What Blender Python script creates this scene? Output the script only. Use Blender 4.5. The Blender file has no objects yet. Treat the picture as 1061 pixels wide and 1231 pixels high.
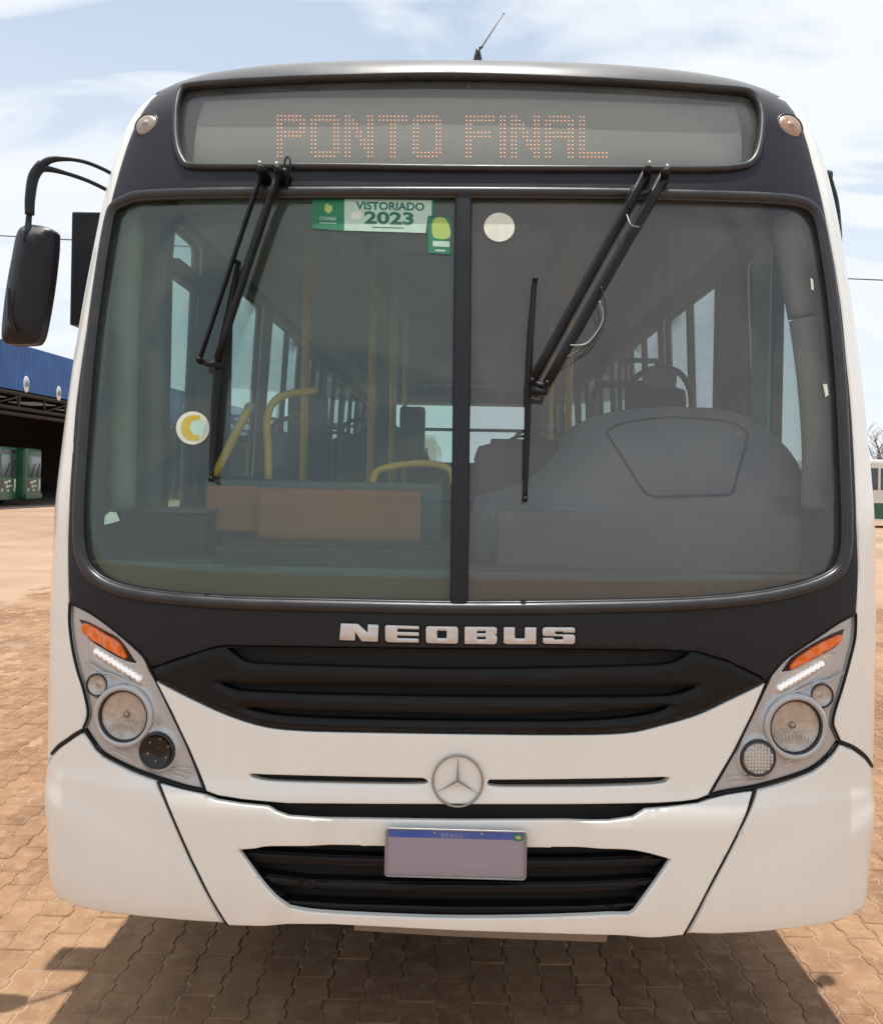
import bpy, bmesh, math, random
import numpy as np
from mathutils import Vector, Matrix, geometry
C = bpy.context.scene.collection
random.seed(7); rng = np.random.default_rng(7)
R_ = math.radians
# ------------------------------------------------------------------ camera, sky, sun, exposure
CAM_F, CAM_CX, CAM_CY = 1030.0, 530.5, 578.0
CAM_X, CAM_D, CAM_H = -0.018, 2.44, 1.79
ROLL, YAW = R_(1.1), R_(1.0)
cam = bpy.data.cameras.new('camera'); cam_o = bpy.data.objects.new('camera', cam); C.objects.link(cam_o)
cam.sensor_fit = 'VERTICAL'; cam.sensor_height = 24; cam.lens = CAM_F / 1231 * 24
cam.shift_y = -(615.5 - CAM_CY) / 1231
cam.clip_start = 0.05; cam.clip_end = 3000
fwd = Vector((-math.sin(YAW), math.cos(YAW), 0)); rt = Vector((math.cos(YAW), math.sin(YAW), 0)); up = Vector((0, 0, 1))
rt2 = rt * math.cos(ROLL) + up * math.sin(ROLL); up2 = up * math.cos(ROLL) - rt * math.sin(ROLL)
M = Matrix.Identity(4)
for i in range(3):
    M[i][0], M[i][1], M[i][2] = rt2[i], up2[i], -fwd[i]
M[0][3], M[1][3], M[2][3] = CAM_X, -CAM_D, CAM_H
cam_o.matrix_world = M
bpy.context.scene.camera = cam_o

SUN_EL, SUN_AZ_X = R_(88.0), 0.004      # almost overhead, a touch behind the front of the bus
sdir = Vector((SUN_AZ_X, math.cos(SUN_EL), math.sin(SUN_EL))).normalized()
sl = bpy.data.lights.new('sun', 'SUN'); sl.energy = 5.0; sl.angle = R_(0.55); sl.color = (1.0, 0.965, 0.91)
so = bpy.data.objects.new('sun', sl); C.objects.link(so)
so.rotation_euler = sdir.to_track_quat('Z', 'Y').to_euler(); so.location = (0, 0, 40)
world = bpy.data.worlds.new('World'); bpy.context.scene.world = world; world.use_nodes = True
wn = world.node_tree; wn.nodes.clear()
def N(nt, typ, **kw):
    n = nt.nodes.new(typ)
    for k, v in kw.items():
        if k.startswith('i_'): n.inputs[k[2:].replace('_', ' ')].default_value = v
        elif k.startswith('n'): n.inputs[int(k[1:])].default_value = v
        else: setattr(n, k, v)
    return n
sky = N(wn, 'ShaderNodeTexSky', sky_type='NISHITA', sun_disc=False, sun_elevation=SUN_EL, sun_rotation=0.0,
        air_density=1.0, dust_density=0.8, ozone_density=1.0)
tc = N(wn, 'ShaderNodeTexCoord'); sep = N(wn, 'ShaderNodeSeparateXYZ'); wn.links.new(tc.outputs['Generated'], sep.inputs[0])
zz = N(wn, 'ShaderNodeMath', operation='MAXIMUM', n1=0.0); wn.links.new(sep.outputs[2], zz.inputs[0])
za = N(wn, 'ShaderNodeMath', operation='ADD', n1=0.16); wn.links.new(zz.outputs[0], za.inputs[0])
dv = N(wn, 'ShaderNodeVectorMath', operation='DIVIDE'); wn.links.new(tc.outputs['Generated'], dv.inputs[0]); wn.links.new(za.outputs[0], dv.inputs[1])
mp = N(wn, 'ShaderNodeMapping'); mp.inputs['Scale'].default_value = (-0.85, 1.9, 0.0); mp.inputs['Location'].default_value = (3.1, 1.4, 0)
mp.inputs['Rotation'].default_value = (0, 0, -0.22)
wn.links.new(dv.outputs[0], mp.inputs[0])
no = N(wn, 'ShaderNodeTexNoise', i_Scale=1.15, i_Detail=6.0, i_Roughness=0.52, i_Distortion=0.6); wn.links.new(mp.outputs[0], no.inputs['Vector'])
cr = N(wn, 'ShaderNodeValToRGB'); cr.color_ramp.elements[0].position = 0.36; cr.color_ramp.elements[1].position = 0.54
cr.color_ramp.interpolation = 'EASE'
wn.links.new(no.outputs['Fac'], cr.inputs[0])
# thin veil that thickens towards the horizon
hz = N(wn, 'ShaderNodeMapRange', n1=0.0, n2=0.5, n3=1.0, n4=0.40); wn.links.new(zz.outputs[0], hz.inputs[0])
cm = N(wn, 'ShaderNodeMath', operation='MAXIMUM'); wn.links.new(cr.outputs[0], cm.inputs[0]); wn.links.new(hz.outputs[0], cm.inputs[1])
no2 = N(wn, 'ShaderNodeTexNoise', i_Scale=3.0, i_Detail=4.0); wn.links.new(mp.outputs[0], no2.inputs['Vector'])
cc = N(wn, 'ShaderNodeMix', data_type='RGBA'); cc.inputs[6].default_value = (8.0, 8.7, 9.6, 1); cc.inputs[7].default_value = (9.6, 9.8, 10.0, 1)
wn.links.new(no2.outputs['Fac'], cc.inputs[0])
sk = N(wn, 'ShaderNodeMix', data_type='RGBA', blend_type='MULTIPLY'); sk.inputs[0].default_value = 1.0; sk.inputs[7].default_value = (1.75, 1.75, 1.6, 1); wn.links.new(sky.outputs[0], sk.inputs[6])
mx = N(wn, 'ShaderNodeMix', data_type='RGBA'); wn.links.new(cm.outputs[0], mx.inputs[0]); wn.links.new(sk.outputs[2], mx.inputs[6]); wn.links.new(cc.outputs[2], mx.inputs[7])
bg = N(wn, 'ShaderNodeBackground', i_Strength=0.11); wn.links.new(mx.outputs[2], bg.inputs[0])
wo = N(wn, 'ShaderNodeOutputWorld'); wn.links.new(bg.outputs[0], wo.inputs[0])
sc = bpy.context.scene
sc.view_settings.view_transform = 'Standard'; sc.view_settings.look = 'None'; sc.view_settings.gamma = 1
sc.view_settings.use_curve_mapping = False; sc.view_settings.exposure = -0.07
sc.render.engine = 'CYCLES'
sc.cycles.transparent_max_bounces = 24; sc.cycles.max_bounces = 8; sc.cycles.diffuse_bounces = 4; sc.cycles.glossy_bounces = 4
sc.cycles.sample_clamp_indirect = 6; sc.cycles.caustics_reflective = False; sc.cycles.caustics_refractive = False

# ------------------------------------------------------------------ materials
def mat(name, col, rough=0.5, metal=0.0, coat=0.0, nscale=None, namt=0.0, ncol=None, bump=0.0, bscale=60, spec=0.5, emit=None, estr=0, rvar=0.0, ndetail=5):
    m = bpy.data.materials.new(name); m.use_nodes = True; nt = m.node_tree; b = nt.nodes['Principled BSDF']
    b.inputs['Base Color'].default_value = (*col, 1); b.inputs['Roughness'].default_value = rough; b.inputs['Metallic'].default_value = metal
    b.inputs['Coat Weight'].default_value = coat; b.inputs['Coat Roughness'].default_value = 0.12; b.inputs['Specular IOR Level'].default_value = spec
    if emit: b.inputs['Emission Color'].default_value = (*emit, 1); b.inputs['Emission Strength'].default_value = estr
    if nscale or bump:
        t = N(nt, 'ShaderNodeTexCoord')
    if nscale:
        n = N(nt, 'ShaderNodeTexNoise', i_Scale=nscale, i_Detail=float(ndetail), i_Roughness=0.6); nt.links.new(t.outputs['Object'], n.inputs['Vector'])
        r = N(nt, 'ShaderNodeMapRange', n1=0.35, n2=0.7, n3=0.0, n4=namt); nt.links.new(n.outputs['Fac'], r.inputs[0])
        x = N(nt, 'ShaderNodeMix', data_type='RGBA'); x.inputs[6].default_value = (*col, 1); x.inputs[7].default_value = (*(ncol or [c * 0.5 for c in col]), 1)
        nt.links.new(r.outputs[0], x.inputs[0]); nt.links.new(x.outputs[2], b.inputs['Base Color'])
        if rvar:
            q = N(nt, 'ShaderNodeMapRange', n1=0.3, n2=0.7, n3=rough - rvar, n4=rough + rvar); nt.links.new(n.outputs['Fac'], q.inputs[0]); nt.links.new(q.outputs[0], b.inputs['Roughness'])
    if bump:
        n2 = N(nt, 'ShaderNodeTexNoise', i_Scale=float(bscale), i_Detail=4.0); nt.links.new(t.outputs['Object'], n2.inputs['Vector'])
        bp = N(nt, 'ShaderNodeBump', i_Strength=bump, i_Distance=0.01); nt.links.new(n2.outputs['Fac'], bp.inputs['Height']); nt.links.new(bp.outputs[0], b.inputs['Normal'])
    return m
def glass(name, tint, dust=0.04, dcol=(0.4, 0.38, 0.33), rough=0.02, f0=0.04):
    m = bpy.data.materials.new(name); m.use_nodes = True; nt = m.node_tree; nt.nodes.clear()
    o = N(nt, 'ShaderNodeOutputMaterial'); tr = N(nt, 'ShaderNodeBsdfTransparent'); tr.inputs[0].default_value = (*tint, 1)
    gl = N(nt, 'ShaderNodeBsdfGlossy', i_Roughness=rough); gl.inputs[0].default_value = (1, 1, 1, 1)
    lw = N(nt, 'ShaderNodeLayerWeight'); lw.inputs[0].default_value = 0.5
    p = N(nt, 'ShaderNodeMath', operation='POWER', n1=5.0); nt.links.new(lw.outputs['Facing'], p.inputs[0])
    f = N(nt, 'ShaderNodeMath', operation='MULTIPLY_ADD', n1=1 - f0, n2=f0); nt.links.new(p.outputs[0], f.inputs[0])
    s = N(nt, 'ShaderNodeMixShader'); nt.links.new(f.outputs[0], s.inputs[0]); nt.links.new(tr.outputs[0], s.inputs[1]); nt.links.new(gl.outputs[0], s.inputs[2])
    df = N(nt, 'ShaderNodeBsdfDiffuse'); df.inputs[0].default_value = (*dcol, 1)
    t = N(nt, 'ShaderNodeTexCoord'); n = N(nt, 'ShaderNodeTexNoise', i_Scale=1.6, i_Detail=6.0, i_Roughness=0.65); nt.links.new(t.outputs['Object'], n.inputs['Vector'])
    r = N(nt, 'ShaderNodeMapRange', n1=0.3, n2=0.7, n3=dust * 0.5, n4=dust * 1.5); nt.links.new(n.outputs['Fac'], r.inputs[0])
    s2 = N(nt, 'ShaderNodeMixShader'); nt.links.new(r.outputs[0], s2.inputs[0]); nt.links.new(s.outputs[0], s2.inputs[1]); nt.links.new(df.outputs[0], s2.inputs[2])
    nt.links.new(s2.outputs[0], o.inputs[0]); return m
MT = {}
def white_mat():
    m = mat('white_paint', (0.815, 0.82, 0.785), 0.26, coat=0.6, nscale=2.2, namt=0.30, ncol=(0.74, 0.72, 0.66), rvar=0.08, bump=.04, bscale=35); nt = m.node_tree; b = nt.nodes['Principled BSDF']
    t = N(nt, 'ShaderNodeTexCoord'); src = b.inputs['Base Color'].links[0].from_socket
    v = N(nt, 'ShaderNodeTexVoronoi', i_Scale=34.0); nt.links.new(t.outputs['Object'], v.inputs['Vector']); r1 = N(nt, 'ShaderNodeMapRange', n1=.035, n2=.07, n3=.75, n4=0.0); nt.links.new(v.outputs['Distance'], r1.inputs[0])
    n = N(nt, 'ShaderNodeTexNoise', i_Scale=2.6, i_Detail=3.0); nt.links.new(t.outputs['Object'], n.inputs['Vector']); r2 = N(nt, 'ShaderNodeMapRange', n1=.52, n2=.66, n3=0.0, n4=1.0); nt.links.new(n.outputs['Fac'], r2.inputs[0])
    mu = N(nt, 'ShaderNodeMath', operation='MULTIPLY'); nt.links.new(r1.outputs[0], mu.inputs[0]); nt.links.new(r2.outputs[0], mu.inputs[1])
    x = N(nt, 'ShaderNodeMix', data_type='RGBA'); x.inputs[7].default_value = (.22, .16, .11, 1); nt.links.new(mu.outputs[0], x.inputs[0]); nt.links.new(src, x.inputs[6])
    mp_ = N(nt, 'ShaderNodeMapping'); mp_.inputs['Scale'].default_value = (14, 14, 1.1); nt.links.new(t.outputs['Object'], mp_.inputs[0]); n3 = N(nt, 'ShaderNodeTexNoise', i_Scale=1.0, i_Detail=5.0); nt.links.new(mp_.outputs[0], n3.inputs['Vector'])
    r3 = N(nt, 'ShaderNodeMapRange', n1=.52, n2=.75, n3=0.0, n4=.07); nt.links.new(n3.outputs['Fac'], r3.inputs[0]); y = N(nt, 'ShaderNodeMix', data_type='RGBA'); y.inputs[7].default_value = (.52, .46, .37, 1); nt.links.new(r3.outputs[0], y.inputs[0]); nt.links.new(x.outputs[2], y.inputs[6]); nt.links.new(y.outputs[2], b.inputs['Base Color'])
    return m
MT['white'] = white_mat()
MT['mask'] = mat('charcoal_paint', (0.013, 0.014, 0.019), 0.38, nscale=5, namt=0.3, ncol=(0.02, 0.02, 0.022), rvar=0.06, spec=0.26)
def paint_lit_tops(m, col):   # bright sunlit brow painted in: upward-facing paint mixed to pale grey
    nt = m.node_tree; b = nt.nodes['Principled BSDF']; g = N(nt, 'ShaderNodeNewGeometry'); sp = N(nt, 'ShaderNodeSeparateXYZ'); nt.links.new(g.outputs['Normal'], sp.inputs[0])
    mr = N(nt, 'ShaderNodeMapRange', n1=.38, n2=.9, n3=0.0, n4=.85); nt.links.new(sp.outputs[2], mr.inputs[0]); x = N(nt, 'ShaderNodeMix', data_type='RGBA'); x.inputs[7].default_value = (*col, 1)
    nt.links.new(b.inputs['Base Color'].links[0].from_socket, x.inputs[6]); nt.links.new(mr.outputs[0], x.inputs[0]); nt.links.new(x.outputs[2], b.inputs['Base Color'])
paint_lit_tops(MT['mask'], (.28, .275, .27))
MT['grille'] = mat('black_plastic_grille', (0.006, 0.006, 0.007), 0.38, nscale=14, namt=0.4, ncol=(0.012, 0.011, 0.011), spec=.22)
MT['rubber'] = mat('black_rubber', (0.016, 0.016, 0.019), 0.38, nscale=12, namt=0.4, ncol=(0.035, 0.033, 0.031), rvar=0.1)
MT['seam'] = mat('seam_black', (0.008, 0.008, 0.008), 0.8)
MT['wiper'] = mat('wiper_black', (0.006, 0.006, 0.008), 0.45, nscale=25, namt=0.5, ncol=(0.014, 0.012, 0.012), spec=.25)
MT['chrome'] = mat('chrome', (0.72, 0.70, 0.67), 0.16, metal=1.0, nscale=30, namt=0.2)
MT['badge'] = mat('silver_badge', (0.62, 0.62, 0.63), 0.34, metal=0.65, nscale=40, namt=0.3, ncol=(0.4, 0.4, 0.4))
MT['silver'] = mat('silver_lamp_bezel', (0.48, 0.49, 0.505), 0.3, metal=0.35, nscale=9, namt=0.2, ncol=(0.38, 0.385, 0.39))
MT['reflector'] = mat('lamp_reflector', (0.62, 0.57, 0.52), 0.3, metal=0.5, nscale=35, namt=0.5, ncol=(0.32, 0.27, 0.23), bump=0.25, bscale=70)
MT['darklamp'] = mat('dark_lamp', (0.008, 0.006, 0.006), 0.2)
MT['emb'] = mat('worn_chrome', (0.34, 0.32, 0.29), 0.28, metal=0.9)
MT['orange'] = mat('orange_lens', (0.85, 0.17, 0.012), 0.22, coat=0.6, nscale=60, namt=0.25, ncol=(0.35, 0.05, 0.01))
MT['led_white'] = mat('clear_led', (0.85, 0.86, 0.88), 0.15, coat=0.5, emit=(1, 1, 1), estr=0.32)
MT['amberglass'] = mat('aged_clear_lens', (0.34, 0.30, 0.22), 0.25, coat=0.6, nscale=50, namt=0.6, ncol=(0.22, 0.17, 0.12), bump=0.3, bscale=90)
MT['roselens'] = mat('aged_rose_lens', (0.40, 0.25, 0.15), 0.22, coat=0.6, nscale=50, namt=0.5, ncol=(0.28, 0.17, 0.10), bump=0.3, bscale=90)
MT['clear'] = glass('clear_cover', (0.97, 0.97, 0.97), dust=0.012)
MT['glassL'] = glass('green_tinted_windscreen', (0.78, 0.88, 0.84), dust=0.052, dcol=(0.33, 0.40, 0.38))
MT['glassR'] = glass('grey_tinted_windscreen', (0.82, 0.84, 0.84), dust=0.06, dcol=(0.40, 0.39, 0.36))
MT['glassS'] = glass('side_window_glass', (0.80, 0.86, 0.86), dust=0.02)
MT['film'] = glass('dark_window_film', (0.42, 0.46, 0.46), dust=0.03)
MT['glassSign'] = glass('sign_glass', (0.93, 0.93, 0.92), dust=0.12, dcol=(0.32, 0.33, 0.31))
MT['screen'] = mat('sign_screen', (0.27, 0.275, 0.255), 0.6, nscale=3, namt=0.3, ncol=(0.22, 0.225, 0.21))
MT['led'] = mat('led_on', (1.0, 0.42, 0.16), 0.5, emit=(1.0, 0.42, 0.17), estr=2.4)
MT['int'] = mat('interior_grey', (0.16, 0.165, 0.165), 0.6, nscale=3, namt=0.3)
MT['ceil'] = mat('ceiling_lining', (0.34, 0.335, 0.32), 0.6, nscale=4, namt=0.2)
MT['dash'] = mat('dash_grey', (0.20, 0.215, 0.24), 0.55, nscale=6, namt=0.25, ncol=(0.15, 0.16, 0.175))
MT['dashgreen'] = mat('dash_shelf', (0.075, 0.085, 0.08), 0.6, nscale=5, namt=0.4, ncol=(0.12, 0.12, 0.105))
MT['dark'] = mat('dark_plastic', (0.02, 0.021, 0.025), 0.5, nscale=6, namt=0.4, ncol=(0.04, 0.04, 0.04))
MT['yellow'] = mat('yellow_rail', (0.90, 0.50, 0.07), 0.4, nscale=10, namt=0.3)
MT['brown'] = mat('brown_board', (0.72, 0.23, 0.09), 0.6, nscale=4, namt=0.35)
MT['beige'] = mat('beige_pillar', (0.36, 0.35, 0.29), 0.6, nscale=5, namt=0.3)
MT['seatblue'] = mat('blue_seat', (0.055, 0.085, 0.15), 0.6, nscale=6, namt=0.3)
MT['curtain'] = mat('green_sun_strip', (0.25, 0.50, 0.42), 0.7)
MT['tyre'] = mat('tyre', (0.02, 0.02, 0.02), 0.85, bump=0.3)
MT['steel'] = mat('steel', (0.35, 0.35, 0.34), 0.5, metal=0.6, nscale=10, namt=0.4)
MT['under'] = mat('underbody', (0.03, 0.028, 0.026), 0.8, nscale=6, namt=0.4)
MT['valance'] = mat('dusty_valance', (0.20, 0.175, 0.15), 0.6, nscale=9, namt=0.7, ncol=(0.26, 0.20, 0.15))

# ------------------------------------------------------------------ object helpers
def link(name, me, m=None, parent=None):
    o = bpy.data.objects.new(name, me); C.objects.link(o)
    if m is not None:
        for k in (m if isinstance(m, (list, tuple)) else [m]): me.materials.append(k)
    if parent: o.parent = parent
    return o
def empty(name, loc=(0, 0, 0), rz=0, parent=None, size=0.3):
    o = bpy.data.objects.new(name, None); C.objects.link(o); o.location = loc; o.rotation_euler = (0, 0, rz); o.empty_display_size = size
    if parent: o.parent = parent
    return o
def tag(o, label=None, cat=None, group=None, kind=None):
    if label: o['label'] = label
    if cat: o['category'] = cat
    if group: o['group'] = group
    if kind: o['kind'] = kind
    return o
def from_bm(name, bm, m, parent=None, smooth=False):
    me = bpy.data.meshes.new(name); bmesh.ops.recalc_face_normals(bm, faces=bm.faces[:]); bm.to_mesh(me); bm.free()
    if smooth:
        for p in me.polygons: p.use_smooth = True
    return link(name, me, m, parent)
def add_box(bm, lo, hi, bev=0.0, rot=None, about=None):
    lo = Vector(lo); hi = Vector(hi); c = (lo + hi) / 2; d = hi - lo
    r = bmesh.ops.create_cube(bm, size=1); vs = r['verts']
    for v in vs: v.co = Vector((v.co.x * d.x, v.co.y * d.y, v.co.z * d.z)) + c
    if bev:
        es = list({e for v in vs for e in v.link_edges}); r2 = bmesh.ops.bevel(bm, geom=es, offset=bev, segments=2, profile=0.6, affect='EDGES')
        vs = list({v for f in r2['faces'] for v in f.verts} | {v for v in vs if v.is_valid})
    if rot is not None:
        a = Vector(about) if about else c
        for v in vs: v.co = rot @ (v.co - a) + a
def box(name, lo, hi, m, parent=None, bev=0.0, rot=None, about=None):
    bm = bmesh.new(); add_box(bm, lo, hi, bev, rot, about); return from_bm(name, bm, m, parent)
def add_tube(bm, pts, rad, seg=8, closed=False, flat=None):
    pts = [Vector(p) for p in pts]; n = len(pts); rings = []
    rads = rad if isinstance(rad, (list, tuple)) else [rad] * n
    prev = None
    for i, p in enumerate(pts):
        a = pts[(i - 1) % n] if (closed or i) else pts[0]; b = pts[(i + 1) % n] if (closed or i < n - 1) else pts[-1]
        t = (b - a).normalized()
        if prev is None:
            q = Vector((0, 0, 1)) if abs(t.z) < 0.9 else Vector((0, 1, 0)); u = t.cross(q).normalized()
        else:
            u = (prev - t * prev.dot(t)).normalized()
        prev = u; w = t.cross(u)
        rings.append([bm.verts.new(p + (u * math.cos(2 * math.pi * k / seg) + w * math.sin(2 * math.pi * k / seg) * (flat or 1)) * rads[i]) for k in range(seg)])
    for i in range(n if closed else n - 1):
        r1, r2 = rings[i], rings[(i + 1) % n]
        for k in range(seg): bm.faces.new((r1[k], r1[(k + 1) % seg], r2[(k + 1) % seg], r2[k]))
    if not closed:
        bm.faces.new(rings[0][::-1]); bm.faces.new(rings[-1])
def tube(name, pts, rad, m, parent=None, seg=8, closed=False, flat=None):
    bm = bmesh.new(); add_tube(bm, pts, rad, seg, closed, flat); return from_bm(name, bm, m, parent, True)
def smooth_pts(pts, n=8, closed=False):
    P = [Vector(p) for p in pts]; out = []; L = len(P)
    for i in range(L if closed else L - 1):
        g = lambda k: P[k % L] if closed else P[max(0, min(L - 1, k))]
        a, b, c, d = g(i - 1), g(i), g(i + 1), g(i + 2)
        for k in range(n):
            t = k / n; out.append(0.5 * ((2 * b) + (c - a) * t + (2 * a - 5 * b + 4 * c - d) * t * t + (-a + 3 * b - 3 * c + d) * t ** 3))
    if not closed: out.append(P[-1])
    return out
def frame_of(n, upv=Vector((0, 0, 1))):
    n = Vector(n).normalized(); upv = Vector((0, 1, 0)) if abs(n.z) > .97 else upv; x = upv.cross(n).normalized(); y = n.cross(x)
    M3 = Matrix((x, y, n)).transposed(); return M3
def lathe(name, prof, center, axis, m, parent=None, seg=28, sx=1.0):
    """prof: (radius, height along axis) pairs"""
    M3 = frame_of(axis); c = Vector(center); bm = bmesh.new(); rings = []
    for r, h in prof:
        if r < 1e-6: rings.append([bm.verts.new(c + M3 @ Vector((0, 0, h)))])
        else: rings.append([bm.verts.new(c + M3 @ Vector((sx * r * math.cos(2 * math.pi * k / seg), r * math.sin(2 * math.pi * k / seg), h))) for k in range(seg)])
    for a, b in zip(rings, rings[1:]):
        for k in range(seg):
            k2 = (k + 1) % seg
            if len(a) == 1 and len(b) == 1: continue
            if len(a) == 1: bm.faces.new((a[0], b[k], b[k2]))
            elif len(b) == 1: bm.faces.new((a[k], a[k2], b[0]))
            else: bm.faces.new((a[k], a[k2], b[k2], b[k]))
    return from_bm(name, bm, m, parent, True)

# ------------------------------------------------------------------ the bus surface  P(s, v)
def pchip(X, Y):
    X = np.array(X, float); Y = np.array(Y, float); h = np.diff(X); d = np.diff(Y) / h; m = np.zeros_like(Y); m[0], m[-1] = d[0], d[-1]
    for i in range(1, len(X) - 1):
        if d[i - 1] * d[i] > 0:
            w1 = 2 * h[i] + h[i - 1]; w2 = h[i] + 2 * h[i - 1]; m[i] = (w1 + w2) / (w1 / d[i - 1] + w2 / d[i])
    def f(x):
        x = np.asarray(x, float); i = np.clip(np.searchsorted(X, x) - 1, 0, len(X) - 2); t = (x - X[i]) / h[i]; t = np.clip(t, -0.5, 1.5)
        return (2 * t**3 - 3 * t**2 + 1) * Y[i] + (t**3 - 2 * t**2 + t) * h[i] * m[i] + (-2 * t**3 + 3 * t**2) * Y[i + 1] + (t**3 - t**2) * h[i] * m[i + 1]
    return f
BL = 10.6
tab = [ # v, z, half width, set-back of the front
 (.36, .36, 1.250, .075), (.43, .43, 1.262, .035), (.50, .50, 1.268, .012), (.64, .64, 1.274, 0), (.78, .78, 1.286, 0), (.86, .86, 1.292, .004), (.92, .92, 1.296, .014), (1.07, 1.07, 1.302, .022),
 (1.27, 1.27, 1.304, .028), (1.42, 1.42, 1.306, .034), (1.67, 1.67, 1.306, .05), (1.87, 1.87, 1.303, .082), (2.12, 2.12, 1.296, .128), (2.37, 2.37, 1.284, .18), (2.55, 2.55, 1.273, .222), (2.72, 2.72, 1.264, .27), (2.87, 2.87, 1.252, .322), (3.02, 3.02, 1.228, .377),
 (3.10, 3.097, 1.198, .408), (3.17, 3.157, 1.150, .435), (3.25, 3.210, 1.070, .475), (3.35, 3.252, .95, .535), (3.50, 3.290, .78, .63), (3.75, 3.325, .53, .80), (4.00, 3.345, .27, 1.0), (4.27, 3.352, 0.0, 1.25)]
T = np.array(tab); fz = pchip(T[:, 0], T[:, 1]); fW = pchip(T[:, 0], T[:, 2]); fY = pchip(T[:, 0], T[:, 3])
th = np.linspace(0, math.pi / 2, 900); NS = 4.0; RC = 0.30; BOW = 0.05
_c = np.sin(th) ** (2 / NS); _y = BOW * _c**2 + RC * (1 - np.cos(th) ** (2 / NS))
_x = 1.3 * _c; _s = np.r_[0, np.cumsum(np.hypot(np.diff(_x), np.diff(_y)))]; S_FRONT = _s[-1]; Y_FRONT = _y[-1]
S_SIDE = S_FRONT + (BL - 2 * Y_FRONT)
_S = np.r_[_s, (S_SIDE + S_FRONT - _s[::-1])]; _U = np.r_[_c, _c[::-1]]; _CY = np.r_[_y, BL - _y[::-1]]; S_MAX = _S[-1]
def s_of_y(y): return S_FRONT + (y - Y_FRONT)
def Pbus(s, v):
    s = np.asarray(s, float); v = np.asarray(v, float); a = np.abs(s)
    u = np.interp(a, _S, _U); cy = np.interp(a, _S, _CY); x = np.sign(s) * u * fW(v)
    yf = fY(v); k = np.clip((cy - 0.35) / 0.9, 0, 1); k = 1 - k * k * (3 - 2 * k)
    top = np.clip((v - 3.02) / 0.2, 0, 1); k = k * (1 - top) + np.maximum(k, np.clip(1 - cy / BL * 2, 0, 1)) * top
    kr = np.clip((cy - BL + 1.2) / 0.9, 0, 1); kr = kr * kr * (3 - 2 * kr)
    y = cy + yf * k - 0.6 * yf * kr
    return np.stack([x, y, fz(v)], -1)
def plane_surf(y0, curve=0.0):
    return lambda s, v: np.stack([np.asarray(s, float), y0 + curve * np.asarray(s, float)**2, np.asarray(v, float)], -1)
def nrm(surf, s, v, e=1.5e-3):
    a = surf(s + e, v) - surf(s - e, v); b = surf(s, v + e) - surf(s, v - e); n = np.cross(a, b); l = np.linalg.norm(n, axis=-1, keepdims=True)
    return n / np.maximum(l, 1e-12)
def project(P):
    x = P[..., 0] - CAM_X; y = P[..., 1] + CAM_D; z = P[..., 2] - CAM_H
    dx = x * math.cos(YAW) + y * math.sin(YAW); dy = -x * math.sin(YAW) + y * math.cos(YAW)
    u = CAM_F * dx / dy; v = -CAM_F * z / dy; c, s = math.cos(ROLL), math.sin(ROLL)
    return np.stack([CAM_CX + u * c - v * s, CAM_CY + u * s + v * c], -1)
def off_pt(surf, s, v, off): return surf(s, v) + nrm(surf, s, v) * off
_gs, _gv = np.meshgrid(np.linspace(-S_FRONT, S_FRONT, 161), np.linspace(.36, 3.9, 150)); _gs = _gs.ravel(); _gv = _gv.ravel(); _gp = {}
def uv(pts, off=0.0, surf=Pbus):
    """where a sight line of the photograph meets the bus surface (raised by off)"""
    q = np.atleast_2d(np.array([p[:2] for p in pts], float)); key = round(off, 3)
    if key not in _gp:
        g = off_pt(surf, _gs, _gv, off); _gp[key] = (project(g), nrm(surf, _gs, _gv), g)
    pr, nn, g = _gp[key]; view = g - np.array([CAM_X, -CAM_D, CAM_H]); facing = (nn * view).sum(-1) < 0.02
    s = np.empty(len(q)); v = np.empty(len(q))
    for i, p in enumerate(q):
        d = ((pr - p)**2).sum(-1) + np.where(facing, 0, 1e5); j = int(np.argmin(d)); s[i], v[i] = _gs[j], _gv[j]
    s0, v0 = s.copy(), v.copy(); e = 1e-4
    best = ((project(off_pt(surf, s, v, off)) - q)**2).sum(-1); bs, bv = s.copy(), v.copy()
    for _ in range(12):
        f = project(off_pt(surf, s, v, off)); fs = (project(off_pt(surf, s + e, v, off)) - f) / e; fv = (project(off_pt(surf, s, v + e, off)) - f) / e
        r = q - f; det = fs[:, 0] * fv[:, 1] - fs[:, 1] * fv[:, 0]; det = np.where(np.abs(det) < 2e3, np.sign(det + 1e-9) * 2e3, det)
        ds = (r[:, 0] * fv[:, 1] - r[:, 1] * fv[:, 0]) / det; dv_ = (fs[:, 0] * r[:, 1] - fs[:, 1] * r[:, 0]) / det
        s = np.clip(s + np.clip(ds, -.03, .03), s0 - .05, s0 + .05); v = np.clip(v + np.clip(dv_, -.03, .03), v0 - .06, v0 + .06)
        er = ((project(off_pt(surf, s, v, off)) - q)**2).sum(-1); bt = er < best; best[bt] = er[bt]; bs[bt] = s[bt]; bv[bt] = v[bt]
    return np.stack([bs, bv], -1)
def at(px, py, y):
    """point of the sight line at the plane y"""
    a = px - CAM_CX; b = py - CAM_CY; c, s = math.cos(ROLL), math.sin(ROLL); u = a * c + b * s; v = -a * s + b * c
    d = Vector((u / CAM_F * math.cos(YAW) - math.sin(YAW), u / CAM_F * math.sin(YAW) + math.cos(YAW), -v / CAM_F)); t = (y + CAM_D) / d.y
    return Vector((CAM_X, -CAM_D, CAM_H)) + d * t
def uvp(pts, y0): return np.array([(lambda p: (p.x, p.z))(at(p[0], p[1], y0)) for p in pts])
def on(px, py, off):
    q = uv([(px, py)], off)[0]; return Vector(off_pt(Pbus, q[0:1], q[1:2], off)[0]), Vector(nrm(Pbus, q[0:1], q[1:2])[0])
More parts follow.
